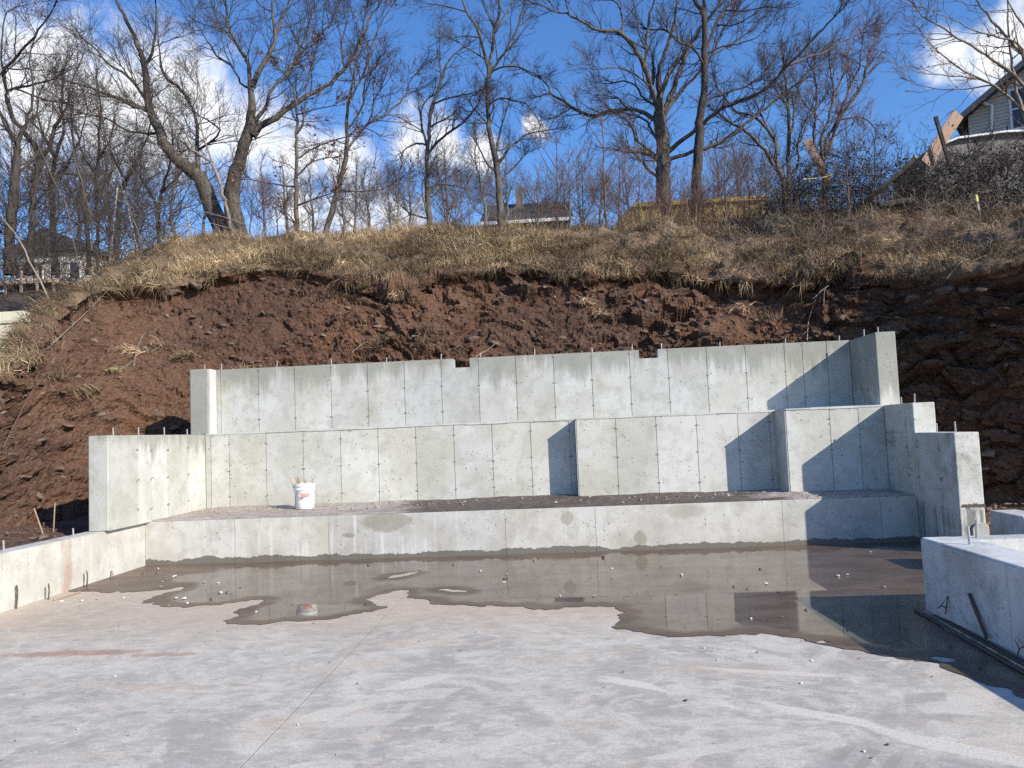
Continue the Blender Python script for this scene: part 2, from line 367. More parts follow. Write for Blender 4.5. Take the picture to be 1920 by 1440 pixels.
M_DAMP, k = mat('damp_slab')
P = k.pos(); c, n = silt_colour(k, P)
k.out(c, .45, k.bump(k.noise(P, 40, 4), .12, .004))

M_MUD, k = mat('gritty_mud')
P = k.pos(); X, Y, Z = k.sep(P)
dry = k.rng(k.math('ADD', X, k.math('MULTIPLY', k.math('SUBTRACT', k.noise(P, 1.5, 4), .5), 2)), -2.9, -2.0, 1, 0)
dry2 = k.rng(k.math('ADD', X, k.math('MULTIPLY', k.math('SUBTRACT', k.noise(P, 2.5, 4), .5), 2)), 2.4, 3.2)
n = k.noise(P, 9, 6, .7)
col = k.mix(k.rng(n, .35, .65), (.07, .055, .045), (.14, .11, .09))
col = k.mix(k.math('MAXIMUM', dry, dry2), col, k.mix(k.rng(n, .35, .65), (.29, .24, .20), (.46, .41, .36)))
k.out(col, .8, k.bump(k.noise(P, 30, 5, .7), .8, .02))

# ground of the cut bank: colour comes with the mesh, grain from here
M_BANK, k = mat('red_shale_soil')
P = k.pos(); ca = k.n('ShaderNodeVertexColor', layer_name='Col').outputs[0]
g = k.noise(P, 22, 6, .7); g2 = k.noise(k.scale(P, (3, 3, 14)), 1, 5, .65)
col = k.mix(1.0, ca, k.mix(k.rng(g, .25, .75), (.55, .53, .52), (1.45, 1.42, 1.4)), 'MULTIPLY')
col = k.mix(k.math('MULTIPLY', k.rng(g2, .55, .75), .3), col, k.mix(1.0, ca, (1.7, 1.65, 1.6), 'MULTIPLY'))
ch = k.math('MULTIPLY', k.rng(k.vor(P, 13), .10, .17, 1, 0), k.rng(k.noise(P, 2, 3), .52, .62))
col = k.mix(k.math('MULTIPLY', ch, .6), col, (.30, .25, .21))
hh = k.math('ADD', k.math('MULTIPLY', g, .6), k.math('ADD', k.math('MULTIPLY', g2, .5), k.math('MULTIPLY', k.vor(k.scale(P, (1, 1, 2)), 9), .5)))
k.out(col, .92, k.bump(hh, .9, .06), spec=.25)
def attr_mat(name, rough=.85, spec=.2):
    m, k = mat(name); c = k.n('ShaderNodeVertexColor', layer_name='Col').outputs[0]
    k.out(k.mix(1.0, c, k.mix(k.noise(k.pos(), 12, 3), (.7, .7, .7), (1.3, 1.3, 1.3)), 'MULTIPLY'), rough, spec=spec); return m
M_GRASS = attr_mat('dry_grass', .7)
M_LEAF = attr_mat('leaf', .55, .35)
def bark(name, a, b):
    m, k = mat(name); P = k.pos(); n = k.noise(k.scale(P, (14, 14, 3)), 1, 5, .65)
    k.out(k.mix(k.rng(n, .3, .7), a, b), .9, k.bump(n, .8, .03), spec=.2); return m
M_BARK = bark('grey_bark', (.06, .05, .042), (.15, .13, .11))
M_BARKD = bark('dark_bark', (.035, .029, .026), (.085, .072, .064))
M_BARKP = bark('pale_bark', (.17, .145, .115), (.31, .275, .225))
M_TWIG = bark('twig_bark', (.055, .043, .038), (.105, .085, .074))
M_TWIGR = bark('reddish_twig', (.105, .066, .056), (.19, .125, .10))
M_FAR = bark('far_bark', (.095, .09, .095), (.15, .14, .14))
M_STONE, k = mat('pale_stone'); R = k.rand(); k.out(k.mix(R, k.mix(k.noise(k.pos(), 40, 4), (.30, .28, .25), (.55, .52, .48)), k.mix(k.noise(k.pos(), 40, 4), (.14, .11, .09), (.30, .26, .22))), .85)
M_STONEW, k = mat('white_stone'); k.out(k.mix(k.noise(k.pos(), 40, 4), (.42, .40, .37), (.70, .68, .64)), .85)
M_ROCK, k = mat('brown_rock'); n = k.noise(k.scale(k.pos(), (2, 2, 8)), 2.5, 6, .7); k.out(k.mix(k.rand(), k.mix(k.rng(n, .3, .7), (.075, .045, .034), (.17, .115, .085)), k.mix(k.rng(n, .3, .7), (.11, .08, .055), (.24, .18, .125))), .9, k.bump(n, .8, .05))
# ---------------------------------------------------------------- concrete structure
YU, ZU, ZM, YM, ZB, YB = 12.33, 2.8795, 1.8114, 12.087, .5996, 10.39
XL, XR, XLOW = -5.76, 4.596, -5.83
Y1, X1, Y2, X2 = 11.767, .2312, 11.2216, 3.2213
YUF, YC2, YC3, ZC3 = 11.363, 10.352, 9.342, 1.422
BACK = 12.62; U = .61
PD, GAP = .012, .0045           # panel relief and half joint

def panel_y(parent, m, x0, x1, z0, z1, y, notch=None, gap=GAP):
    """a cast panel on a face that looks towards -Y"""
    a, b = x0+gap, x1-gap
    if notch: nx0, nx1, nz = notch; poly = [(a, z0), (b, z0), (b, z1), (nx1, z1), (nx1, nz), (nx0, nz), (nx0, z1), (a, z1)]
    else: poly = [(a, z0), (b, z0), (b, z1), (a, z1)]
    return MB().prism(poly, 1, y, y+PD+.001).build('panel', m, parent)
def panel_x(parent, m, y0, y1, z0, z1, x, sgn, gap=GAP):
    """a cast panel on a face that looks along X (sgn = direction of its normal)"""
    return MB().prism([(y0+gap, z0), (y1-gap, z0), (y1-gap, z1), (y0+gap, z1)], 0, min(x, x-sgn*(PD+.001)), max(x, x-sgn*(PD+.001))).build('panel', m, parent)
def ties_y(parent, xs, zs, y, rs):
    mb = MB()
    for x in xs:
        for z in zs:
            if rs.random() < .12: continue
            dz = rs.uniform(-.02, .02)
            for ex in (-1, 1):
                r = rs.uniform(.007, .015); cx, cz = x+ex*rs.uniform(.008, .016), z+dz+rs.uniform(-.008, .008)
                pts = [(cx+r*1.3*math.cos(t)*rs.uniform(.7, 1.2), cz+r*math.sin(t)*rs.uniform(.7, 1.2)) for t in [i*math.pi/3 for i in range(6)]]
                mb.prism(pts, 1, y-.004, y+.006)
            if rs.random() < .7:
                cx = x+rs.choice((-1, 1))*rs.uniform(.05, .08); r = rs.uniform(.005, .009)
                mb.prism([(cx-r*1.6, z+dz), (cx, z+dz-r), (cx+r*1.6, z+dz+r*.3), (cx, z+dz+r)], 1, y-.002, y+.004)
    o = mb.build('form_tie_marks', M_DARK, parent); o['kind'] = 'stuff'; return o
def ties_x(parent, ys, zs, x, sgn, rs):
    mb = MB()
    for yy in ys:
        for z in zs:
            for ex in (-1, 1):
                r = rs.uniform(.010, .018); cy, cz = yy+ex*.016, z+rs.uniform(-.02, .02)
                pts = [(cy+r*1.3*math.cos(t)*rs.uniform(.7, 1.2), cz+r*math.sin(t)*rs.uniform(.7, 1.2)) for t in [i*math.pi/3 for i in range(6)]]
                mb.prism(pts, 0, x-.006, x+.006)
    o = mb.build('form_tie_marks', M_DARK, parent); o['kind'] = 'stuff'; return o
def dowels(parent, pts, h=.10, r=.0085):
    for p in pts:
        a, b = random.uniform(-.008, .008), random.uniform(-.008, .008); hh = h*random.uniform(.8, 1.15)
        MB().tube([(p[0], p[1], p[2]-.05), (p[0]+a, p[1]+b, p[2]+hh)], r, 8).build('dowel', M_REBAR, parent)
random.seed(5); rs = random.Random(11)

# upper tier
def wall(label, loc, cat='wall', name='concrete_wall'):
    o = empty(name, loc); tag(o, label, cat, 'cast concrete walls of the terraced foundation', 'thing'); return o
t = wall('tall uppermost concrete tier with two square notches cut in its top edge', (0, YU, ZM))
N1, N2 = (-1.707, -1.437, 2.728), (1.297, 1.596, 2.739)
core = MB().prism([(-5.70, ZM+.002), (XR, ZM+.002), (XR, ZU), (N2[1], ZU), (N2[1], N2[2]), (N2[0], N2[2]), (N2[0], ZU),
                   (N1[1], ZU), (N1[1], N1[2]), (N1[0], N1[2]), (N1[0], ZU), (-5.70, ZU)], 1, YU+PD, YU+.26)
core.build('core', M_UP, t)
xs = [-5.70, -5.60]+[-4.96+U*i for i in range(15)]+[3.86, XR-.36, XR]
for a, b in zip(xs, xs[1:]):
    nt = N1 if a < N1[0] < b else N2 if a < N2[0] < b else None
    panel_y(t, M_UP, a, b, ZM+.003, ZU-.003, YU, nt)
ties_y(t, xs[2:-2], (ZM+.21, ZM+.62, ZM+1.02), YU, rs)
MB().box(-6.0, -5.705, 12.08, BACK, ZM+.003, ZU-.004).build('return_pier', M_CHL, t, .012)
MB().box(-5.704, -5.665, 12.10, 12.31, ZM+.004, ZU-.006).build('return_face', M_LOW, t, .006)
dowels(t, [(float(at(x, 690, YU+.13)[0]), YU+.13, ZU) for x in (415, 519, 622, 725, 828, 902, 1004, 1112, 1352, 1475, 1577)]+[(1.2, YU+.13, ZU), (1.68, YU+.13, ZU), (-5.86, 12.3, ZU)])

# middle tier, in three sections that step forward to the right
t = wall('long middle concrete tier stepping forward twice behind the white bucket', (0, YM, ZB))
MB().prism([(XL, YM+PD), (X1, YM+PD), (X1, Y1+PD), (X2, Y1+PD), (X2, Y2+PD), (XR+.004, Y2+PD), (XR+.004, BACK), (XL, BACK)], 2, ZB-.05, ZM).build('core', M_MID, t)
xm = [XL, -5.67]+[-5.367+U*i for i in range(10)]+[X1]
for a, b in zip(xm, xm[1:]): panel_y(t, M_MID, a, b, ZB-.04, ZM-.003, YM)
xc = [X1]+[float(at(x, 860, Y1)[0]) for x in (1157.3, 1233.3, 1309.3, 1387.3, 1446.7)]+[X2]
for a, b in zip(xc, xc[1:]): panel_y(t, M_MID, a, b, ZB-.04, ZM-.003, Y1)
xr = [X2]+[float(at(x, 860, Y2)[0]) for x in (1560.7, 1615)]+[XR]
for a, b in zip(xr, xr[1:]): panel_y(t, M_MID, a, b, ZB-.04, ZM-.003, Y2)
for xx, ya, yb in ((X1, Y1, YM), (X2, Y2, Y1)): panel_x(t, M_MID, ya+.002, yb-.002, ZB-.04, ZM-.003, xx-.0125, -1)
for xs_, yy in ((xm[2:-1], YM), (xc[1:-1], Y1), (xr[1:-1], Y2)): ties_y(t, xs_, (ZB+.19, ZB+.62, ZB+1.04), yy, rs)
# cement skin along the top arris
mb = MB()
for a, b, yy in ((XL, X1, YM), (X1, X2, Y1), (X2, XR, Y2)):
    x = a
    while x < b-.05:
        e = min(b, x+rs.uniform(.25, .9)); mb.box(x, e-.002, yy-.006-rs.uniform(0, .008), yy+.03, ZM-.012-rs.uniform(0, .01), ZM+.006+rs.uniform(0, .006)); x = e
mb.build('cement_lip', M_LOW, t)['kind'] = 'stuff'

# bench tier
t = wall('low concrete bench wall standing in the puddle with a ragged wet band', (0, YB, 0), name='concrete_bench')
MB().prism([(XLOW, YB+PD), (XR+.003, YB+PD), (XR+.003, Y2+.03), (X2+.01, Y2+.03), (X2+.01, Y1+.03), (X1+.01, Y1+.03), (X1+.01, YM+.03), (XLOW, YM+.03)], 2, -.1, ZB-.0).build('core', M_BEN, t, .008)
xb = [XLOW, -4.55, -3.24, -.81, .40, 2.86, 4.12, XR]
for a, b in zip(xb, xb[1:]): panel_y(t, M_BEN, a, b, -.09, ZB-.004, YB, gap=.0022)

# left side: low wall and the cheek on it
t = wall('long low concrete side wall running forward on the left with red stain stripe', (XLOW, 6, 0))
MB().box(XLOW-.26, XLOW-PD, 2.0, YB+.25, -.1, ZB-.002).build('core', M_LOW, t, .010)
yl = [2.0, 4.4, 6.0, 7.3, 8.6, 9.72, YB]
for a, b in zip(yl, yl[1:]): panel_x(t, M_LOW, a, b, -.09, ZB-.006, XLOW, 1, .0016)
dowels(t, [(XLOW-.13, 9.02, ZB), (XLOW-.13, 7.86, ZB)], .11, .010)
t = wall('pale concrete cheek wall at the left end standing on the low side wall', (XL, 11, ZB))
MB().box(XL-.27, XL-PD, 9.43, 12.60, ZB+.001, ZM-.001).build('core', M_CHL, t, .012)
yc = [9.45, 10.09, 10.44, 10.89, 11.5, YM-.004]
for a, b in zip(yc, yc[1:]): panel_x(t, M_CHL, a, b, ZB+.003, ZM-.012, XL, 1, .003)
ties_x(t, yc[1:-1], (ZB+.2, ZB+.6, ZB+1.0), XL, 1, rs)
dowels(t, [(XL-.13, y, ZM) for y in (9.75, 10.35, 11.05, 11.75)], .11, .0095)

# right cheek, stepped
t = wall('stepped concrete cheek wall at the right end climbing in three steps', (XR, 11, 0))
XO = XR+.295
MB().prism([(YC3, -.05), (BACK, -.05), (BACK, ZU-.002), (YUF, ZU-.002), (YUF, ZM+.001), (YC2, ZM+.001), (YC2, ZC3), (YC3, ZC3)], 0, XR+PD, XO).build('core', M_CHR, t, .012)
for a, b, z0, z1 in ((YUF+.012, 11.72, ZM+.012, ZU-.014), (11.72, 11.98, ZM+.012, ZU-.014), (11.98, YU-.003, ZM+.012, ZU-.014),
                     (YC2+.012, 10.57, ZC3+.014, ZM-.006), (10.57, Y2-.003, ZC3+.014, ZM-.006),
                     (YC3+.012, 9.7, -.04, ZC3-.014), (9.7, 10.29, -.04, ZC3-.014), (10.29, 10.389, -.04, ZC3-.014), (10.392, 10.57, ZB+.0, ZC3-.01), (10.57, Y2-.003, ZB, ZC3-.01)):
    panel_x(t, M_CHR, a, b, z0, z1, XR, -1, .0035)
ties_x(t, (11.72, 11.98), (ZM+.25, ZM+.7), XR, -1, rs); ties_x(t, (9.7, 10.29, 10.57), (ZB+.25, ZB+.62), XR, -1, rs)
mb = MB()   # ragged cold joint and spall on the front of the lowest step
for i in range(9):
    x = XR+.03+i*.03; mb.prism([(x, .555+rs.uniform(-.012, .012)), (x+.034, .55+rs.uniform(-.02, .0)), (x+.03, .575+rs.uniform(0, .03)), (x+.004, .572+rs.uniform(0, .012))], 1, YC3-.003, YC3+.02)
mb.build('crack', M_RUST, t)
MB().prism([(XR+.12, .10), (XO+.015, .10), (XO+.015, .33), (XO-.02, .37), (XR+.16, .36), (XR+.125, .30)], 1, YC3-.03, YC3+.01).build('mortar_patch', M_CHL, t, .006)
dowels(t, [(XR+.15, 11.6, ZU), (XR+.1, 12.0, ZU), (XR+.2, 11.1, ZM), (XR+.15, 10.6, ZM), (XR+.2, 10.15, ZC3), (XR+.16, 9.6, ZC3)], .12, .0095)

# right foreground foundation corner
t = wall('white topped foundation corner in the right foreground with bars on the floor beside it', (2.96, 5, 0), name='foundation_wall')
FX, FY, FZ = 2.961, 6.70, .6155
MB().prism([(FX+PD, 4.9), (FX+.395, 4.9), (FX+.395, 1.2), (FX+.75, 1.2), (FX+.75, 4.9), (FX+.36, 5.26), (FX+.36, 6.46), (7.2, 6.46), (7.2, FY), (FX+PD, FY)], 2, -.05, FZ).build('core', M_FND, t, .012)
for a, b in ((4.91, 5.45), (5.45, FY-.012)): panel_x(t, M_FND, a, b, -.04, FZ-.016, FX, -1, .003)
dowels(t, [(3.14, 6.25, FZ), (3.36, 6.58, FZ)], .13, .011)
t = wall('small concrete stub wall beyond the right foundation corner', (4.6, 8, 0), name='stub_wall')
MB().prism([(4.52, 7.95), (7.0, 7.95), (7.0, 8.22), (4.80, 8.22), (4.80, 8.55), (4.52, 8.55)], 2, -.1, .60).build('core', M_FND, t, .012)
panel_y(t, M_FND, 4.53, 5.9, -.05, .58, 7.939); panel_y(t, M_FND, 5.9, 6.99, -.05, .58, 7.939)

# ---------------------------------------------------------------- floor
fl = empty('floor'); tag(fl, kind='structure')
JX, JY, g = -1.69, 6.91, .005
for x0, x1, y0, y1 in ((XLOW-.1, JX-g, -6, JY-g), (JX+g, 5.2, -6, JY-g), (XLOW-.1, JX-g, JY+g, YB+.1), (JX+g, 5.2, JY+g, YB+.1)):
    MB().box(x0, x1, y0, y1, -.12, 0).build('slab', M_SLAB, fl)
MB().box(XLOW-.2, 5.3, -6.1, YB+.2, -.2, -.003).build('slab_joint', M_DARK, fl)

# puddle
def ragged(poly, amp, depth, rng):
    P = [np.array(p, float) for p in poly]; out = []
    def sub(a, b, d, am):
        if d == 0: return [a]
        m = (a+b)/2; L = np.linalg.norm(b-a); n = np.array([-(b-a)[1], (b-a)[0]])/max(L, 1e-9)
        m = m+n*rng.normal()*am*min(L, .5); return sub(a, m, d-1, am)+sub(m, b, d-1, am)
    for a, b in zip(P, P[1:]+P[:1]):
        L = np.linalg.norm(b-a); out += sub(a, b, 1 if L < .1 else 2 if L < .25 else depth, amp if L < 2.5 else 0)
    return out
def sheet(name, outer, holes, z, m):
    loops = [[Vector((p[0], p[1], 0)) for p in lp] for lp in [outer]+holes]
    tri = tessellate_polygon(loops); vs = [(v.x, v.y, z) for lp in loops for v in lp]
    me = bpy.data.meshes.new(name); me.from_pydata(vs, [], [tuple(t_) for t_ in tri])
    bm = bmesh.new(); bm.from_mesh(me); bmesh.ops.recalc_face_normals(bm, faces=bm.faces)
    for f in bm.faces:
        if f.normal.z < 0: f.normal_flip()
    bm.to_mesh(me); bm.free(); return link(name, me, None, m)
rg = np.random.default_rng(3)
EDGE = [(190,1112),(235,1111),(290,1107),(345,1100),(310,1112),(268,1127),(300,1135),(345,1140),(400,1135),(450,1128),(495,1124),(478,1135),(440,1150),(418,1165),(440,1170),(480,1171),
        (560,1166),(640,1158),(700,1147),(724,1137),(698,1132),(695,1128),(712,1115),(770,1107),(765,1118),(805,1126),(810,1133),(870,1134),(900,1138),(960,1138),(1000,1144),(1050,1143),(1080,1139),
        (1155,1138),(1160,1160),(1150,1178),(1190,1185),(1240,1192),(1275,1195),(1330,1192),(1400,1190),(1460,1192),(1510,1199),(1540,1209),(1600,1219),(1640,1227),(1740,1241),(1790,1262),(1850,1285),(1900,1302),(1990,1345)]
outer = [onz(x, y)[:2] for x, y in EDGE]
outer += [(FX+.005, outer[-1][1])] if outer[-1][0] < FX else []
outer = [p for p in outer if p[0] < FX+.01]+[np.array((FX+.006, 6.705)), np.array((XR+.006, 6.705)), np.array((XR+.006, YB+.006)), np.array((XLOW-.004, YB+.006)), np.array((XLOW-.004, 9.0)), np.array((XLOW-.004, 8.75))]
holes = [[onz(x, y)[:2] for x, y in h] for h in ([(718,1086),(745,1083),(768,1078),(786,1071),(770,1073),(740,1078)], [(812,1107),(835,1104),(860,1106),(876,1107),(874,1111),(845,1110)],
         [(1746,1236),(1758,1231),(1785,1234),(1796,1238),(1775,1243)], [(1528,1204),(1545,1201),(1560,1204),(1545,1207)])]
ro = ragged(outer, .16, 3, rg); rh = [ragged(h, .16, 2, rg) for h in holes]
# standing water: a fine sheet inside the damp outline that knows how far its shore is
def seg_dist(P, loop):
    L = np.array(loop); A = L; B = np.roll(L, -1, 0); D = B-A; d = np.full(len(P), 9.)
    for a_, d_ in zip(A, D):
        t_ = np.clip(((P-a_)@d_)/(d_@d_+1e-12), 0, 1); d = np.minimum(d, np.linalg.norm(P-a_-t_[:, None]*d_, axis=1))
    return d
def inside(P, loop):
    L = np.array(loop); A = L; B = np.roll(L, -1, 0); c = np.zeros(len(P), bool)
    for (x0, y0), (x1, y1) in zip(A, B):
        if y0 == y1: continue
        h_ = (y0 > P[:, 1]) != (y1 > P[:, 1]); c ^= h_ & (P[:, 0] < (x1-x0)*(P[:, 1]-y0)/(y1-y0)+x0)
    return c
st_ = .065
wx = np.arange(XLOW-.02, XR+.03, st_); wy = np.arange(4.0, YB+.03, st_); A_, B_ = np.meshgrid(wx, wy, indexing='ij'); pw = np.stack([A_.ravel(), B_.ravel()], 1)
walls = lambda p: np.minimum(np.minimum(np.abs(p[:, 1]-YB), np.abs(p[:, 0]-XR)), np.where(p[:, 1] < 6.72, np.abs(p[:, 0]-FX), 9))
shore = [q for q in ro]                                  # distance to the open shore only: the walls hold water against them
dsh = seg_dist(pw, [p for p in ro])
near_wall = walls(pw) < dsh+.02
ins = inside(pw, ro)
for h_ in rh: ins &= ~inside(pw, h_); dsh = np.minimum(dsh, seg_dist(pw, h_))
dep = np.where(near_wall, .22, dsh)
# the left corner silts up
dep = dep*sstep(-5.6, -4.2, pw[:, 0]+(pw[:, 1]-9.5)*.25)
keep = ins & (dsh > .03)
from mathutils.geometry import delaunay_2d_cdt
loops = [ro]+rh; rim = [np.array(p) for lp in loops for p in lp]; edges = []; o_ = 0
for lp in loops: edges += [(o_+i, o_+(i+1) % len(lp)) for i in range(len(lp))]; o_ += len(lp)
cv = [Vector((float(p[0]), float(p[1]))) for p in rim]+[Vector((float(p[0]), float(p[1]))) for p in pw[keep]]
rim_d = np.where(walls(np.array(rim)) < .03, .22, 0.)
ov, _, of, og, _, _ = delaunay_2d_cdt(cv, edges, [], 0, 1e-5)
src = np.concatenate([rim_d, dep[keep]]); PV = np.array([(v.x, v.y) for v in ov]); dv_ = np.array([src[g_[0]] if g_ else 0. for g_ in og])
dv_ = dv_*sstep(-5.6, -4.2, PV[:, 0]+(PV[:, 1]-9.5)*.25)
F_ = np.array([f_ for f_ in of if len(f_) == 3]); cen = PV[F_].mean(1); ok_ = inside(cen, ro)
for h_ in rh: ok_ &= ~inside(cen, h_)
wt = link('puddle', np_mesh('puddle', np.concatenate([PV, np.full((len(PV), 1), .005)], 1), [F_[ok_]], True, np.repeat(dv_[:, None], 3, 1)), None, M_WATER); tag(wt, kind='structure')

# grit layer on the bench
nx, ny = 420, 46
gx = np.linspace(XLOW+.02, XR-.02, nx); ft = np.linspace(0, 1, ny)
yb_ = np.where(gx < X1, YM-.002, np.where(gx < X2, Y1-.002, Y2-.002))
GX = np.repeat(gx[:, None], ny, 1); GY = YB+.03+(yb_[:, None]-YB-.03)*ft[None]
pp = np.stack([GX.ravel(), GY.ravel(), np.zeros(nx*ny)], 1)
GZ = ZB+.004+np.clip(fbm(pp*2.2, 5, .55, 2)*.05+.012, 0, .06)+(ft[None]**3).repeat(nx, 0).ravel()*.018+np.clip(fbm(pp*14, 3, .6, 5), 0, 1)*.02
edge = sstep(0, .08, (GY-YB-.03).ravel()); GZ = ZB+.003+(GZ-ZB-.003)*edge
idx = np.arange(nx*ny).reshape(nx, ny); q = np.stack([idx[:-1, :-1], idx[1:, :-1], idx[1:, 1:], idx[:-1, 1:]], -1).reshape(-1, 4)
tag(link('bench_grit', np_mesh('bench_grit', np.stack([pp[:, 0], pp[:, 1], GZ], 1), [q], True), None, M_MUD), 'thin layer of mud and grit lying on the bench', 'mud', kind='stuff')
# ---------------------------------------------------------------- cut bank
def V3(*a): return np.array(a, float)
COLS = [  # base, lip of the cut, crest
 (V3(-6.4, 3.0, .25), V3(-9.5, 3.5, .8), V3(-11.5, 4, .9)),
 (V3(-6.4, 6.0, .40), V3(-9.6, 7.4, 1.75), V3(-11.5, 8.3, 1.95)),
 (V3(-6.9, 8.0, .46), at(-40, 726, 10.0), at(-32, 716, 11.0)),
 (V3(-7.25, 9.6, .5), at(60, 645, 12.0), at(72, 632, 13.0)),
 (V3(-7.35, 10.9, .5), at(150, 560, 13.5), at(165, 537, 15.0)),
 (V3(-7.0, 12.3, .6), at(240, 540, 14.6), at(245, 476, 17.0)),
 (V3(-5.8, 13.0, .6), at(340, 536, 15.2), at(345, 452, 18.0)),
 (V3(-4.5, 13.2, .8), at(450, 511, 15.6), at(450, 446, 18.5)),
 (V3(-3.2, 13.3, .9), at(560, 504, 15.8), at(570, 443, 18.7)),
 (V3(-2.0, 13.3, .9), at(690, 534, 15.5), at(700, 438, 18.8)),
 (V3(-1.2, 13.3, .9), at(760, 538, 15.5), at(790, 430, 18.8)),
 (V3(-.2, 13.3, .9), at(880, 510, 15.9), at(880, 430, 18.9)),
 (V3(1.0, 13.3, .9), at(1000, 502, 16.0), at(1000, 433, 19.0)),
 (V3(2.2, 13.3, .9), at(1110, 526, 15.9), at(1110, 433, 19.0)),
 (V3(3.2, 13.3, .9), at(1210, 506, 16.0), at(1215, 421, 19.0)),
 (V3(4.4, 13.3, .9), at(1350, 526, 15.8), at(1370, 406, 19.0)),
 (V3(5.4, 13.2, .7), at(1480, 526, 15.3), at(1500, 394, 18.5)),
 (V3(6.3, 12.9, .5), at(1600, 516, 14.7), at(1620, 386, 18.0)),
 (V3(7.2, 12.2, .3), at(1720, 520, 13.9), at(1760, 396, 17.5)),
 (V3(8.0, 11.2, .1), at(1850, 510, 12.7), at(1900, 400, 16.8)),
 (V3(8.7, 9.9, 0), V3(9.6, 11.0, 4.3), V3(12, 14.5, 6.7)),
 (V3(9.5, 8.6, 0), V3(10.6, 9.3, 3.6), V3(13.5, 12.2, 5.6)),
 (V3(10.8, 7.2, 0), V3(12.2, 7.9, 1.5), V3(15, 9.6, 2.6))]
nc = len(COLS)
rows = []
for b, l, c in COLS:
    out = l-b; out = V3(out[0], out[1], 0); out /= np.linalg.norm(out)+1e-9
    d = c-l; d = V3(d[0], d[1], 0); d /= np.linalg.norm(d)
    back_dir = d if b[0] < -6 else V3(0, 1, 0) if b[0] < 8 else V3(.5, .86, 0)
    toe = b-out*.7+V3(0, 0, -.55)
    mid = b+(l-b)*.5-out*.10
    under = l+V3(0, 0, -.18)+out*.22          # undercut below the turf
    sh = l+(c-l)*.5+V3(0, 0, .12*np.linalg.norm(c-l)*.5)
    rows.append([toe, b, mid, under, l, sh, c, c+back_dir*5+V3(0, 0, .05), c+back_dir*30+V3(0, 0, .2), c+back_dir*260+V3(0, 0, -1)])
CP = np.array(rows)                            # nc x 10 x 3
def catmull(A, t):
    """A: n x ... control values, t in [0, n-1]"""
    n = len(A); i = np.clip(np.floor(t).astype(int), 0, n-2); f = (t-i).reshape((-1,)+(1,)*(A.ndim-1))
    p0 = A[np.clip(i-1, 0, n-1)]; p1 = A[i]; p2 = A[i+1]; p3 = A[np.clip(i+2, 0, n-1)]
    return .5*((2*p1)+(p2-p0)*f+(2*p0-5*p1+4*p2-p3)*f**2+(3*p1-p0-3*p2+p3)*f**3)
NU = 980
dens = np.interp(np.arange(nc), [0, 2, 5, 17, 20, nc-1], [.35, .6, 1, 1, .9, .3]); cum = np.concatenate([[0], np.cumsum((dens[1:]+dens[:-1])/2)])
tu = np.interp(np.linspace(0, cum[-1], NU), cum, np.arange(nc))
G = catmull(CP, tu)
seg = [8, 62, 78, 10, 34, 34, 14, 8, 6]
tt = np.concatenate([i+np.arange(n)/n for i, n in enumerate(seg)]+[[9.]])
NTt = len(tt)
i0 = np.minimum(np.floor(tt).astype(int), 8); ff = (tt-i0)[None, :, None]
S = G[:, i0]*(1-ff)+G[:, i0+1]*ff               # NU x NT x 3
ker = np.array([1, 2, 3, 2, 1])/9.
def smooth_t(A):
    B = A.copy(); 
    for j in range(2, NTt-8): B[:, j] = sum(ker[q]*A[:, j-2+q] for q in range(5))
    return B
S = smooth_t(S)
du = np.gradient(S, axis=0); dv = np.gradient(S, axis=1)
Nn = np.cross(du, dv); Nn /= np.linalg.norm(Nn, axis=2, keepdims=True)+1e-12
Pf = S.reshape(-1, 3); Nf = Nn.reshape(-1, 3).copy()
T = np.tile(tt, NU)
wob = fbm(Pf*V3(.9, .9, .9), 4, .5, 40)
soilm = 1-sstep(3.75, 4.35, T+wob*1.6)          # 1 on the bare cut, 0 on the turf
soilm = np.maximum(soilm, sstep(9.0, 10.2, -Pf[:, 0]+wob*1.5)*(1-sstep(6.4, 7, T)))
wf = soilm*sstep(.6, 1.3, T)
bigl = fbm(Pf*V3(.55, .55, .7), 4, .5, 1)
wp = Pf+np.stack([fbm(Pf*.8+s, 3, .5, 60+i) for i, s in enumerate((3, 9, 15))], 1)*.8
w1a, w1b, w1v = worley(wp*V3(1.1, 1.1, 2.6), 3)
w2a, w2b, w2v = worley(wp*V3(2.6, 2.6, 6.5), 9)
w3a, w3b, w3v = worley(wp*V3(6, 6, 15), 14)
strata = fbm(wp*V3(.6, .6, 7.5), 4, .55, 22)
fine = fbm(Pf*9, 4, .55, 30)
ledge = sstep(-.12, .18, fbm(Pf*V3(.35, .35, .35), 2, .5, 77))*(.45+.55*sstep(-4.5, -.5, Pf[:, 0]))    # where bedded rock shows through the soil
disp = wf*(bigl*.62+ledge*((w1v-.5)*.40+(w2v-.5)*.24+(w3v-.5)*.10-.05*np.exp(-((w1b-w1a)/.05)**2))+(1-ledge)*((w2v-.5)*.10+(w3v-.5)*.06)+strata*.16+fine*.08)
wg = (1-soilm)
gl = fbm(Pf*1.1, 4, .5, 50)
disp += wg*np.where(T < 7, 1, .3)*(gl*.55+fbm(Pf*3.4, 3, .5, 51)*.30)
disp += .16*np.exp(-((T-4.15)/.22)**2)*(fbm(Pf*V3(1.5, 1.5, .3), 3, .5, 52)*2.2+.35)      # turf hangs over in lobes
disp = np.where(T > 8.05, 0, disp)
BV = Pf+Nf*disp[:, None]
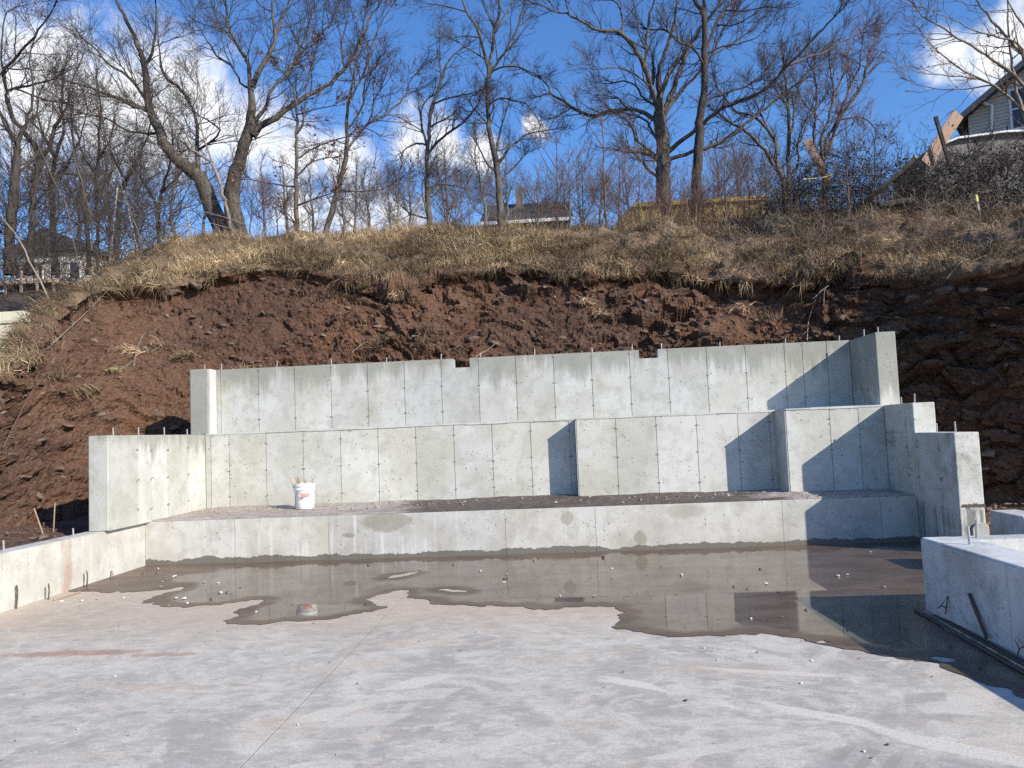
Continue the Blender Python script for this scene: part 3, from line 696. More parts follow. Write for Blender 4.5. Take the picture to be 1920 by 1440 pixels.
# colour of the material itself
c_soil = V3(.120, .066, .041); c_dark = V3(.088, .050, .034); c_org = V3(.20, .088, .042); c_tan = V3(.15, .098, .066); c_turf = V3(.14, .10, .064)
m1 = sstep(-.16, .18, fbm(Pf*.5, 4, .5, 90))[:, None]; m2 = sstep(.10, .30, fbm(Pf*V3(.45, .45, .9), 4, .5, 94)+.13*np.exp(-((T-3.6)/.5)**2))[:, None]
m3 = (sstep(.62, .9, w2v)*ledge)[:, None]
cs = c_soil*(1-m1)+c_dark*m1; cs = cs*(1-m2)+c_org*m2*.8+cs*m2*.2; cs = cs*(1-m3*.55)+c_tan*m3*.55
ct = c_turf*(.7+.9*np.clip(gl+.5, 0, 1))[:, None]
colr = cs*soilm[:, None]+ct*(1-soilm)[:, None]
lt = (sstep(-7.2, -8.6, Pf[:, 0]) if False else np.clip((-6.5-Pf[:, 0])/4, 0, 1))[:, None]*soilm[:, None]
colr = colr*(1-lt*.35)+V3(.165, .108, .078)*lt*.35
ix = np.arange(NU*NTt).reshape(NU, NTt)
q = np.stack([ix[:-1, :-1], ix[1:, :-1], ix[1:, 1:], ix[:-1, 1:]], -1).reshape(-1, 4)
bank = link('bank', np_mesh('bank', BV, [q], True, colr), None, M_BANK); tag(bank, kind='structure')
try:
    bank.data.set_sharp_from_angle(angle=math.radians(38))
except Exception: pass
# look-up of bank points
_v = BV-_O; _dep = _v@_f; BPX = 960+FPX*(_v@_R)/np.maximum(_dep, .1); BPY = 720-FPX*(_v@_U)/np.maximum(_dep, .1)
BGOOD = (_dep > 1) & (T > .5) & (T < 7.5)
def bank_at(x, y, rad=9):
    m = np.where(BGOOD & (np.abs(BPX-x) < rad) & (np.abs(BPY-y) < rad))[0]
    if len(m) == 0: return bank_at(x, y, rad*1.7) if rad < 200 else None
    i = m[np.argmin(_dep[m])]; return BV[i].copy(), Nf[i].copy()
def bank_z(X, Y):
    m = np.where((np.abs(BV[:, 0]-X) < 1.2) & (np.abs(BV[:, 1]-Y) < 2.5) & (T > 4))[0]
    if len(m) == 0: return 6.5
    return float(BV[m[np.argmin((BV[m, 0]-X)**2+(BV[m, 1]-Y)**2)], 2])

# forest floor rising behind the left end of the bank
nx, ny = 90, 110
gx = np.linspace(-60, -5.5, nx); gy = np.linspace(13.4, 90, ny); A_, B_ = np.meshgrid(gx, gy, indexing='ij'); pp = np.stack([A_.ravel(), B_.ravel(), 0*A_.ravel()], 1)
zz = 2.3+np.clip(pp[:, 1]-13.4, 0, 24)*.325+np.clip(-9-pp[:, 0], -3, 0)*.6+fbm(pp*.35, 4, .5, 33)*.9
idx = np.arange(nx*ny).reshape(nx, ny); q = np.stack([idx[:-1, :-1], idx[1:, :-1], idx[1:, 1:], idx[:-1, 1:]], -1).reshape(-1, 4)
cc = V3(.085, .066, .050)*(1+fbm(pp*1.5, 3, .5, 38)*1.1)[:, None]
tag(link('forest_ground', np_mesh('forest_ground', np.stack([pp[:, 0], pp[:, 1], zz], 1), [q], True, cc), None, M_BANK), kind='structure')
# soil floor outside the slab and far ground
gr = MB(); R_ = 900
gr.add([(-R_, -R_, -.16), (R_, -R_, -.16), (R_, 14.5, -.16), (-R_, 14.5, -.16)], [(0, 1, 2, 3)])
gm = gr.mesh('ground')
ca = gm.color_attributes.new('Col', 'FLOAT_COLOR', 'POINT'); ca.data.foreach_set('color', np.tile(np.array((.10, .062, .046, 1), np.float32), 4))
tag(link('ground', gm, None, M_BANK), kind='structure')
# soil beside the right cheek, between it and the bank, with rubble
nx, ny = 150, 190
gx = np.linspace(XO+.005, 9.8, nx); gy = np.linspace(6.9, 13.2, ny); A_, B_ = np.meshgrid(gx, gy, indexing='ij'); pp = np.stack([A_.ravel(), B_.ravel(), 0*A_.ravel()], 1)
zz = .05+.18*sstep(8, 11.5, pp[:, 1])+.16*sstep(5.5, 8.5, pp[:, 0])+fbm(pp*1.3, 4, .5, 5)*.18+fbm(pp*9, 3, .6, 6)*.05
idx = np.arange(nx*ny).reshape(nx, ny); q = np.stack([idx[:-1, :-1], idx[1:, :-1], idx[1:, 1:], idx[:-1, 1:]], -1).reshape(-1, 4)
cc = V3(.12, .072, .053)*(1+fbm(pp*4, 3, .5, 8)*1.0)[:, None]
tag(link('side_soil', np_mesh('side_soil', np.stack([pp[:, 0], pp[:, 1], zz], 1), [q], True, cc), None, M_BANK), kind='structure')
# backfill soil behind the left low wall
nx, ny = 60, 160
gx = np.linspace(XLOW-.275, -8.6, nx); gy = np.linspace(2.0, 12.6, ny); A_, B_ = np.meshgrid(gx, gy, indexing='ij'); pp = np.stack([A_.ravel(), B_.ravel(), 0*A_.ravel()], 1)
zz = .50+np.clip((-6.2-pp[:, 0])*.5, 0, 2)*.25+fbm(pp*1.6, 4, .5, 15)*.14+fbm(pp*10, 3, .6, 16)*.04
idx = np.arange(nx*ny).reshape(nx, ny); q = np.stack([idx[:-1, :-1], idx[:-1, 1:], idx[1:, 1:], idx[1:, :-1]], -1).reshape(-1, 4)
cc = V3(.125, .08, .06)*(1+fbm(pp*4, 3, .5, 18)*1.0)[:, None]
tag(link('backfill_soil', np_mesh('backfill_soil', np.stack([pp[:, 0], pp[:, 1], zz], 1), [q], True, cc), None, M_BANK), kind='structure')

# ---------------------------------------------------------------- rocks set in the bank
def rock_mesh(seed, flat=.6, n=16):
    r = random.Random(seed); bm = bmesh.new()
    for _ in range(n):
        v = Vector((r.gauss(0, 1), r.gauss(0, 1), r.gauss(0, 1))).normalized(); v = Vector((v.x*r.uniform(.75, 1), v.y*r.uniform(.75, 1), v.z*flat*r.uniform(.75, 1))); bm.verts.new(v)
    bmesh.ops.convex_hull(bm, input=bm.verts[:])
    bmesh.ops.delete(bm, geom=[v for v in bm.verts if not v.link_faces], context='VERTS')
    bmesh.ops.bevel(bm, geom=bm.edges[:], offset=.07, segments=1, affect='EDGES')
    me = bpy.data.meshes.new('rock'); bm.to_mesh(me); bm.free(); return me
ROCKS = [rock_mesh(100+i, .45+.06*(i % 4)) for i in range(8)]
for me in ROCKS: me.materials.append(M_ROCK)
rs = random.Random(8)
ROCKPX = [(325,560,24),(372,535,16),(270,552,22),(130,560,17),(118,592,13),(190,548,14),(300,765,20),(332,792,15),(250,560,14),(880,625,22),(930,632,16),(850,640,15),(1650,583,22),(1700,556,27),(1758,545,26),
          (1800,552,20),(1832,535,17),(1620,596,14),(1668,610,18),(1730,575,18),(1610,615,10),(1840,885,14),(1560,560,10),(170,595,11),(95,605,12),(410,600,12),(385,615,10),(570,640,12),(600,620,10),(60,900,18),(30,850,16),
          (90,830,15),(140,800,14),(200,770,16),(230,850,10),(120,880,14),(40,960,10),(700,600,9),(1180,560,12),(1210,610,10),(1240,570,11),(1130,600,10),(1060,560,9),(980,590,9),(1290,600,11)]
def put_rock(x, y, rpx, flatten=1.):
    h = bank_at(x, y)
    if h is None: return
    p, n = h; d = (p-_O)@_f; r = rpx*d/FPX
    o = bpy.data.objects.new('rock', rs.choice(ROCKS)); COL.objects.link(o); o.parent = bank
    p = p-n*r*.42; o.location = p; o.rotation_euler = (rs.uniform(-.3, .3), rs.uniform(-.3, .3), rs.uniform(0, 6.3)); o.scale = (r*rs.uniform(.9, 1.25), r*rs.uniform(.9, 1.2), r*rs.uniform(.75, 1.05))
for x, y, r in ROCKPX: put_rock(x, y, r)
for _ in range(95):
    x = rs.uniform(10, 1900); y = rs.uniform(560, 900); put_rock(x, y, rs.uniform(3.5, 9))

# ---------------------------------------------------------------- dry grass on the turf
rg = np.random.default_rng(21)
def blades(name, P, N, n_per, lmin, lmax, droop, width, pal, label, cat, spread=.12, lean=None, upw=.45, m=None):
    M = len(P)
    cdir = rg.normal(size=(M, 3))*.45; ctone = rg.uniform(.6, 1.3, (M, 1))*(.62+1.0*sstep(-.15, .18, fbm(P*.9, 4, .55, 81)))[:, None]; cpal = pal[rg.integers(0, len(pal), M)]
    clen = rg.uniform(lmin, lmax, M)
    i = np.repeat(np.arange(M), n_per); B = len(i)
    p0 = P[i]+rg.normal(size=(B, 3))*spread*V3(1, 1, .25)
    d = N[i]*.55+V3(0, 0, upw)+cdir[i]+rg.normal(size=(B, 3))*.35
    if lean is not None: d = d+lean
    d /= np.linalg.norm(d, axis=1, keepdims=True); L = (clen[i]*rg.uniform(.5, 1.15, B))[:, None]
    p1 = p0+d*L*.4; d2 = d+V3(0, 0, -1)*droop*rg.uniform(.3, 1, (B, 1)); d2 /= np.linalg.norm(d2, axis=1, keepdims=True)
    p2 = p1+d2*L*.6
    sd = np.cross(d, rg.normal(size=(B, 3))); sd /= np.linalg.norm(sd, axis=1, keepdims=True)+1e-9; sd *= width*rg.uniform(.6, 1.3, (B, 1))
    V = np.stack([p0-sd, p0+sd, p1-sd*.8, p1+sd*.8, p2], 1).reshape(-1, 3)
    b = (np.arange(B)*5)[:, None]
    quads = b+np.array((0, 1, 3, 2)); tris = b+np.array((2, 3, 4))
    c = np.repeat(cpal[i]*ctone[i]*rg.uniform(.75, 1.25, (B, 1)), 5, 0)
    return tag(link(name, np_mesh(name, V, [quads, tris], False, c), None, m or M_GRASS), label, cat, kind='stuff')
PAL = np.array([(.30, .215, .125), (.24, .17, .10), (.185, .13, .08), (.35, .265, .165), (.14, .098, .064), (.20, .16, .085)])*1.28
cand = np.where((T > 4.12) & (T < 7.3) & (soilm < .45) & (BV[:, 0] > -10.5) & (BV[:, 0] < 13))[0]
pr = np.where(T[cand] < 6.3, 1., .5)*(.10+1.*sstep(-.08, .10, fbm(BV[cand]*1.1, 4, .55, 70)))
# thinner, darker turf on the right shoulder
pr = pr*np.where(BV[cand, 0] > 4.5, .6, 1.)*np.where(BV[cand, 0] < -8.8, .05, 1.); pr /= pr.sum()
sel = cand[rg.choice(len(cand), 5200, p=pr)]
blades('turf_grass', BV[sel], Nf[sel], 26, .09, .34, 1.0, .0042, PAL, 'straw coloured dry grass matted over the top of the bank', 'grass', lean=V3(.0, -.25, 0))
cand2 = np.where((T > 3.7) & (T < 4.6) & (BV[:, 0] > -9) & (BV[:, 0] < 9))[0]
sel = cand2[rg.choice(len(cand2), 900)]
blades('hanging_grass', BV[sel], Nf[sel], 28, .16, .5, 1.6, .0040, PAL*.85, 'long dry grass and roots hanging over the lip of the cut', 'grass', spread=.09, lean=V3(0, -.55, 0), upw=.1)
tus = [(730,640),(715,650),(790,635),(810,620),(1430,520),(1520,520),(215,690),(260,650),(300,640),(500,700),(360,660),(1440,590),(110,700),(150,720),(460,690),(1100,560),(1120,580),(1390,570),(1150,520)]
pt = [bank_at(*p) for p in tus]
blades('bank_tussocks', np.array([p[0] for p in pt]), np.array([p[1] for p in pt]), 70, .25, .5, 1.2, .006, PAL*.9, 'small dry grass tussocks hanging on the bare red cut', 'grass', spread=.10, upw=.2)
# tall stand of dry stalks along the right half of the crest
ca_ = np.where((T > 5.6) & (T < 7.4) & (BPX > 1120) & (BPX < 1560))[0]; sel = ca_[rg.choice(len(ca_), 300)]
blades('dry_stalks', BV[sel], Nf[sel]*.1, 5, .4, 1.15, .12, .006, np.array([(.24, .165, .09), (.20, .13, .075), (.28, .20, .115), (.15, .095, .06)]), 'tall tan weed stalks standing in front of the yellow container', 'weeds', spread=.15, upw=2.2)
ca_ = np.where((T > 5.7) & (T < 7.4) & (BPX > 180) & (BPX < 1130))[0]; sel = ca_[rg.choice(len(ca_), 420)]
blades('crest_weeds', BV[sel], Nf[sel]*.1, 7, .25, .75, .2, .006, np.array([(.26, .20, .11), (.22, .16, .09), (.17, .12, .075)]), 'thin dry weeds standing along the skyline of the bank', 'weeds', spread=.2, upw=1.6)
# ---------------------------------------------------------------- trees
def unit(a): return a/(np.linalg.norm(a, axis=-1, keepdims=True)+1e-12)
def tubes(sets):
    """sets: list of (P (M,n,3), R (M,n), sides) -> vertices and quads"""
    VV, FF, b = [], [], 0
    for P, R, k in sets:
        if len(P) == 0: continue
        M, n, _ = P.shape
        Tn = np.empty_like(P); Tn[:, 1:-1] = P[:, 2:]-P[:, :-2]; Tn[:, 0] = P[:, 1]-P[:, 0]; Tn[:, -1] = P[:, -1]-P[:, -2]; Tn = unit(Tn)
        ref = np.where(np.abs(unit(P[:, -1]-P[:, 0])[:, 2:3]) > .8, np.array([[1., 0, 0]]), np.array([[0, 0, 1.]]))[:, None]
        a = unit(np.cross(Tn, ref)); c = np.cross(Tn, a)
        th = np.arange(k)*2*math.pi/k
        V = P[:, :, None]+(a[:, :, None]*np.cos(th)[:, None]+c[:, :, None]*np.sin(th)[:, None])*R[:, :, None, None]
        ii = (np.arange(M)*n*k)[:, None, None]+(np.arange(n-1)*k)[None, :, None]
        j = np.arange(k)[None, None]; j2 = (np.arange(k)+1)[None, None] % k
        F = np.stack([ii+j, ii+j2, ii+k+j2, ii+k+j], -1).reshape(-1, 4)+b
        VV.append(V.reshape(-1, 3)); FF.append(F); b += M*n*k
    return np.concatenate(VV), [np.concatenate(FF)]
def resample(pts, n):
    pts = np.asarray(pts, float); 
    L = np.concatenate([[0], np.cumsum(np.linalg.norm(np.diff(pts[:, :3], axis=0), axis=1)+1e-6)])
    s = np.linspace(0, L[-1], n); ti = np.interp(s, L, np.arange(len(pts))); return catmull(pts, ti)
def sprout(rg, P, R, rep, t0, t1, ang, lmin, lmax, n_out, up, rmul, rmax, rtip, wig, fwd=0.):
    """children of the polylines P; rep = how many of each"""
    M, n, _ = P.shape; i = np.repeat(np.arange(M), rep); K = len(i)
    if K == 0: return np.zeros((0, n_out, 3)), np.zeros((0, n_out))
    t = rg.uniform(t0, t1, K); x = t*(n-1); j = np.minimum(x.astype(int), n-2); f = (x-j)[:, None]
    p = P[i, j]*(1-f)+P[i, j+1]*f; Tn = unit(P[i, j+1]-P[i, j]); r = R[i, j]*(1-f[:, 0])+R[i, j+1]*f[:, 0]
    v = rg.normal(size=(K, 3)); v -= (v*Tn).sum(1, keepdims=True)*Tn; v = unit(v)
    a = (ang+rg.normal(size=K)*.22)[:, None]
    d = unit(Tn*np.cos(a)+v*np.sin(a)+np.array((0, 0, up)))
    L = rg.uniform(lmin, lmax, K)*(1.15-.55*t)
    out = np.empty((K, n_out, 3)); out[:, 0] = p; st = (L/(n_out-1))[:, None]
    for q in range(1, n_out):
        out[:, q] = out[:, q-1]+d*st; d = unit(d+rg.normal(size=(K, 3))*wig+np.array((0, 0, up*.5)))
    r0 = np.minimum(r*rmul, rmax)
    return out, np.maximum(r0[:, None]*np.linspace(1, .18, n_out)[None], rtip)
def place_limbs(traces, D, rg, drift=.45):
    """traces: pixel polylines (x, y, radius px); every limb drifts to its own depth, starting from the limb it grows out of"""
    done = []; out = []
    for ti, tr in enumerate(traces):
        a = np.array(tr, float); d0 = D
        if done:
            allp = np.concatenate(done); dd = (allp[:, 0]-a[0, 0])**2+(allp[:, 1]-a[0, 1])**2; d0 = allp[np.argmin(dd), 2]
        L = np.concatenate([[0], np.cumsum(np.linalg.norm(np.diff(a[:, :2], axis=0), axis=1))])/FPX*D
        dep = d0+L*(0 if ti == 0 else rg.uniform(-drift, drift))
        done.append(np.stack([a[:, 0], a[:, 1], dep], 1))
        pts = np.array([np.append(at(x, y, dz), r*(.44+.36*min(1, r/16))*dz/FPX) for (x, y, r), dz in zip(a, dep)])
        n = max(6, int(np.ptp(L)/.16)); q = resample(pts, min(n, 40))
        q[1:, :3] += rg.normal(size=(len(q)-1, 3))*.014*np.minimum(1, q[1:, 3:]/.03)
        out.append((q[:, :3], np.maximum(q[:, 3], .006)))
    return out
def build_tree(name, label, limbs, rg, bark_m, twig_m, spacing=.34, l1=(.6, 1.9), lev=(7, 5), up=.10, skip_low=.0, group=None, thick=1., tipr=.0042, cat='tree', base=None, ang=.75):
    b0 = limbs[0][0][0] if base is None else base
    root = empty(name, tuple(b0)); tag(root, label, cat, group)
    big = [(p[None], r[None], 9) for p, r in limbs]
    V, F = tubes(big); link('trunk', np_mesh('trunk', V, F, True), root, bark_m)
    N = 14; P = []; R = []; rep = []
    for li, (p, r) in enumerate(limbs):
        q = resample(np.concatenate([p, r[:, None]], 1), N); L = np.linalg.norm(np.diff(p, axis=0), axis=1).sum()
        P.append(q[:, :3]); R.append(q[:, 3]); rep.append(max(2, int(L/spacing*(skip_low if li == 0 and skip_low else 1))))
    P = np.array(P); R = np.array(R)
    A, Ra = sprout(rg, P, R, np.array(rep), .12, 1., ang, l1[0], l1[1], 7, up, .55, .020*thick, .0042*thick, .17)
    # the limb itself runs out into twigs
    E, Re = sprout(rg, P, R, 3, .9, 1., .28, l1[0]*.8, l1[1]*.9, 7, up, .8, .018*thick, .0042*thick, .12)
    A = np.concatenate([A, E]); Ra = np.concatenate([Ra, Re])
    B, Rb = sprout(rg, A, Ra, lev[0], .15, 1., .62, l1[0]*.40, l1[1]*.50, 5, up*.9, .6, .0085*thick, tipr*.95, .17)
    C, Rc = sprout(rg, B, Rb, lev[1], .2, 1., .6, l1[0]*.22, l1[1]*.30, 3, up*.9, .6, .0048*thick, tipr*.75, .2)
    V, F = tubes([(A, Ra, 4), (B, Rb, 3), (C, Rc, 3)])
    link('crown', np_mesh('crown', V, F, True), root, twig_m)
    return root, A, B
def leaves_on(root, B, rg, n, size, pal, name='leaves', m=None):
    i = rg.integers(0, len(B), n); j = rg.integers(1, B.shape[1], n); c = B[i, j]+rg.normal(size=(n, 3))*.03
    a = unit(rg.normal(size=(n, 3))); b = unit(np.cross(a, rg.normal(size=(n, 3)))); s = size*rg.uniform(.6, 1.3, (n, 1))
    V = np.stack([c-a*s, c+b*s*.55, c+a*s, c-b*s*.55], 1).reshape(-1, 3); F = np.arange(n*4).reshape(-1, 4)
    col = np.repeat(pal[rg.integers(0, len(pal), n)]*rg.uniform(.7, 1.3, (n, 1)), 4, 0)
    o = link(name, np_mesh(name, V, [F], False, col), root, m or M_LEAF); o['kind'] = 'stuff'; return o
def traced(name, label, D, traces, seed, bark_m=None, twig_m=None, **kw):
    rg = np.random.default_rng(seed)
    tr0 = list(traces[0]); x, y, r = tr0[0]; traces = [[(x, y+45, r*1.25)]+tr0]+list(traces[1:])
    return build_tree(name, label, place_limbs(traces, D, rg), rg, bark_m or M_BARK, twig_m or M_TWIG, **kw)

traced('oak_tree', 'massive double stemmed bare tree leaning apart in a V on the left crest', 22.5, [
 [(415,432,22),(390,369,19),(372,331,17),(331,300,15),(306,266,14),(300,250,13),(281,206,11),(275,162,10),(272,125,9),(253,72,7),(233,28,6),(215,-5,5),(195,-50,4)],
 [(452,490,24),(445,432,23),(434,369,19),(450,297,15),(466,244,14),(472,200,11),(469,162,8),(464,116,6),(441,78,5),(425,44,4),(425,9,3),(420,-30,2)],
 [(272,120,6),(283,103,5),(292,59,4),(293,20,3),(288,-30,2)], [(281,206,8),(256,200,7),(219,184,6),(175,166,4),(138,156,3)], [(275,185,7),(240,144,5),(203,119,4),(175,88,3),(150,69,2)],
 [(300,250,6),(247,247,4),(200,223,3),(150,212,2)], [(372,331,9),(369,281,7),(370,237,6),(362,206,5),(337,166,5),(309,144,4),(300,110,3),(296,60,2)], [(369,281,5),(400,262,4),(411,243,3.5),(390,225,3),(376,219,2.5)],
 [(473,162,9),(487,134,8),(503,106,7),(516,72,6),(512,31,5),(511,0,4),(509,-40,3)], [(516,68,6),(531,31,4),(542,0,3),(550,-40,2)],
 [(472,252,9),(484,219,7),(500,197,6),(509,169,5),(537,141,5),(550,119,4),(578,84,4),(600,66,3),(619,44,3),(640,0,2)],
 [(474,254,11),(487,237,10),(519,219,9),(550,197,8),(581,175,7),(619,156,6),(647,128,6),(667,94,5),(683,62,5),(694,31,4),(716,0,3),(735,-40,2)],
 [(469,165,5),(455,159,4),(437,128,4),(409,106,4),(391,81,3),(376,56,2),(359,34,2)], [(441,78,4),(415,50,3),(400,15,2.5),(390,-20,2)], [(550,119,4),(575,60,3),(590,10,2)], [(647,128,4),(640,90,3),(650,40,2)]],
 101, M_BARK, M_TWIG, spacing=.30, l1=(.7, 2.2), skip_low=.6)
traced('leaning_tree', 'slim pale barked tree curving left in front of the double stemmed tree', 20.2, [
 [(434,437,6),(425,394,6),(416,359,5.5),(400,309,5),(384,294,4),(362,281,3.5),(331,259,3),(300,231,3),(262,203,2),(225,192,1.5)], [(399,305,4),(387,272,3),(376,237,3),(378,203,2),(384,184,2),(362,150,1.5)], [(362,281,3),(340,235,2.5),(300,190,2)], [(384,294,3),(340,290,2.4),(290,270,2)]],
 102, M_BARKP, M_TWIG, spacing=.32, l1=(.6, 1.6), skip_low=.3)
PALB = np.array([(.22, .10, .06), (.17, .075, .05), (.27, .14, .08)])
o, A, B = traced('young_oak_tree', 'straight young tree still holding reddish brown leaves', 20.8, [
 [(556,440,8),(555,369,7),(556,300,6),(556,250,5),(555,194,4),(541,147,3),(519,125,2)], [(556,298,4),(581,281,3),(619,266,3),(655,255,2)], [(558,328,4),(581,306,2.5),(606,297,2)], [(557,250,4),(566,235,4),(572,200,3),(575,156,2),(592,100,1.5)],
 [(556,386,4),(587,375,3),(619,362,2)], [(554,350,4),(512,344,3),(469,337,2)], [(556,215,3),(590,205,2.5),(625,198,2)]], 103, M_BARK, M_TWIG, spacing=.34, l1=(.5, 1.3), skip_low=.5)
leaves_on(o, B, np.random.default_rng(5), 520, .05, PALB)
o, A, B = traced('slender_tree', 'tall slender tree leaning right with many upright stems left of centre', 22.0, [
 [(611,436,9),(622,400,9),(631,359,8),(644,312,8),(650,281,7),(650,234,6),(651,203,5),(658,169,5),(666,125,4),(675,84,3),(681,47,2),(690,0,2)], [(652,200,4),(672,159,4),(687,125,4),(700,81,3),(709,56,2),(725,25,2),(744,0,2)],
 [(650,283,5),(672,253,4),(684,237,4),(716,219,4),(741,200,3.5),(762,175,3),(769,150,2),(787,131,2)], [(686,236,3),(697,212,3),(703,184,2.5),(716,166,2)], [(652,240,4),(662,231,3),(681,194,3),(684,156,2.5),(706,125,2)],
 [(632,358,3),(678,359,2),(719,353,2),(747,337,1.5)], [(650,270,3),(622,262,2),(598,270,1.5)]], 104, M_BARK, M_TWIG, spacing=.30, l1=(.6, 1.7), skip_low=.5)
leaves_on(o, B[:1400], np.random.default_rng(6), 240, .05, PALB)
traced('ash_tree', 'medium bare tree with a low forked crown between slender and forked trees', 22.6, [
 [(805,421,9),(803,375,9),(800,328,7),(801,294,7),(803,269,6.5),(805,237,6),(809,203,5.5),(819,175,5),(828,153,5),(837,125,4),(850,103,3),(869,87,2),(880,60,1.5)], [(828,150,4),(825,125,3),(825,94,2),(823,47,1.5)],
 [(802,290,5),(812,275,4.5),(831,256,4.5),(866,231,4),(887,209,3.5),(900,187,3)], [(801,275,4.5),(791,237,4),(790,206,3),(800,187,3),(812,178,2)], [(800,273,4),(778,269,3),(755,283,2)], [(812,195,4),(844,183,3),(875,177,2.5),(900,170,2)],
 [(804,364,5),(819,348,4),(850,347,3),(872,356,2)], [(804,410,4),(775,403,3),(756,391,2.5),(744,372,2)], [(804,405,4),(794,375,3),(791,344,3),(800,331,2)], [(805,240,3.5),(830,225,3),(850,215,2)]], 105, M_BARK, M_TWIG, spacing=.27, l1=(.5, 1.35), lev=(6, 5), skip_low=.6, tipr=.0036)
traced('forked_tree', 'tall forked bare tree in the centre standing before the grey roof', 22.4, [
 [(939,421,10),(937,375,10),(933,328,9),(928,291,9),(919,256,8),(916,219,7),(914,172,7),(916,134,7),(912,116,5.5),(900,72,5),(891,47,4.5),(875,22,4),(867,0,3.5),(850,-40,2.5)], [(916,132,6),(923,94,5.5),(927,56,5),(919,37,3),(903,0,2.5),(895,-30,2)],
 [(927,56,4.5),(937,25,4),(937,0,3),(940,-30,2)], [(926,66,4),(941,37,3),(962,6,2.5),(975,-20,2)], [(917,135,5.5),(937,112,4.5),(959,75,4),(972,47,3.5),(978,19,3),(987,0,2.5),(1000,-40,2)], [(917,138,4.5),(937,125,3.5),(969,125,3),(987,131,2.5),(1006,141,2)],
 [(915,197,4),(941,184,3),(962,189,3),(987,195,2.5),(1003,216,2),(1012,232,1.5)], [(932,312,6),(950,284,4.5),(969,266,4),(987,253,3),(1009,247,2.5),(1050,240,2)], [(930,300,4),(937,250,3),(947,216,2.5),(956,187,2)], [(934,328,5),(912,306,3.5),(900,281,3),(891,266,2.5)],
 [(915,232,4),(894,231,2.5),(875,230,2)], [(915,236,4),(894,209,3),(878,187,2.5),(894,175,2)], [(911,112,4),(887,97,2.5),(862,81,2)], [(900,70,3.5),(875,67,2.5),(844,72,1.5)], [(936,350,5),(950,325,4),(965,312,3),(985,290,2)], [(875,22,3),(840,12,2.5),(810,8,1.6)]],
 106, M_BARK, M_TWIG, spacing=.36, l1=(.5, 1.35), lev=(6, 5), skip_low=.35, tipr=.0036)
traced('oak_tree', 'broad spreading oak with thick trunk and long low limb reaching left', 21.6, [
 [(1247,434,20),(1244,369,18),(1243,312,17),(1243,266,16),(1237,225,15),(1237,187,10),(1235,150,8),(1236,125,6),(1244,106,6),(1254,81,6),(1263,47,5),(1269,9,4),(1275,-30,3)],
 [(1236,215,9),(1232,200,8),(1221,162,8),(1207,122,7.5),(1191,94,7),(1172,69,6.5),(1154,59,6),(1126,58,5),(1104,50,4.5),(1088,39,4),(1060,25,3.5),(1038,22,3),(1022,12,2.5),(1000,5,2)],
 [(1169,68,5),(1166,31,3.5),(1160,9,3),(1148,0,2)], [(1068,30,3),(1063,12,2.5),(1055,-20,2)], [(1211,130,5),(1211,87,4.5),(1215,56,4.5),(1219,25,4),(1226,0,3),(1230,-30,2)], [(1210,90,4),(1199,66,3),(1196,41,3),(1191,19,2.5),(1187,0,2)],
 [(1241,228,10),(1254,187,8),(1266,156,7.5),(1279,119,7),(1291,91,6.5),(1307,66,6),(1319,47,5),(1335,25,4),(1351,3,3),(1360,-30,2)], [(1237,180,8),(1251,147,7),(1260,125,6),(1276,109,6),(1288,87,4),(1272,78,4),(1260,62,4),(1241,55,4),(1222,56,3),(1204,50,2)],
 [(1243,222,8),(1251,206,7),(1266,187,6),(1276,172,6),(1291,156,5),(1313,134,4.5),(1335,103,4),(1351,66,3.5),(1372,31,3),(1379,6,2.5)],
 [(1238,235,9),(1232,228,8),(1216,216,7),(1197,208,6),(1179,205,6),(1147,208,6),(1116,216,6),(1094,212,5.5),(1076,205,5),(1057,189,4.5),(1035,178,4),(1027,159,3.5),(1013,147,3),(997,140,2.5),(979,128,2)], [(1070,202,3.5),(1047,216,3),(1032,222,2.5)], [(1186,206,5),(1175,200,4),(1157,183,3)], [(1027,175,3),(1012,180,2)],
 [(1240,272,7),(1226,250,5),(1210,225,4),(1179,212,3.5),(1154,212,2.5)], [(1241,302,7),(1210,275,5),(1194,262,5),(1188,244,4),(1176,225,3.5),(1160,216,3)], [(1242,308,8),(1219,289,7),(1194,283,6),(1169,287,3)], [(1242,338,6),(1216,319,4.5),(1201,300,4),(1179,278,3)],
 [(1246,290,8),(1276,266,7),(1301,247,6.5),(1329,222,6.5),(1351,206,6),(1376,194,6),(1420,176,5.5),(1452,152,5),(1470,128,5),(1497,104,4.5),(1518,81,4),(1539,57,3.5),(1563,33,3),(1587,9,2.5)], [(1471,127,4),(1503,112,4),(1539,100,3.5),(1569,81,3),(1599,69,2.5),(1623,51,2)],
 [(1300,248,5),(1326,191,4),(1354,178,4),(1376,169,3.5),(1397,162,3.5),(1420,149,3.5),(1443,128,3),(1458,101,2.5),(1470,81,2)], [(1246,300,7),(1300,285,6),(1360,262,6),(1408,224,5),(1450,191,4.5),(1479,170,4),(1503,149,3),(1527,125,2)],
 [(1231,200,5),(1204,181,4),(1194,162,3.5),(1172,153,3),(1144,156,2.5)], [(1222,165,4),(1190,140,3),(1160,128,2.4),(1110,130,2)], [(1219,187,5),(1222,160,6),(1227,128,6)], [(1335,103,3.5),(1370,85,3),(1405,60,2.4)]],
 107, M_BARK, M_TWIG, spacing=.33, l1=(.5, 1.6), lev=(6, 5), skip_low=.5)
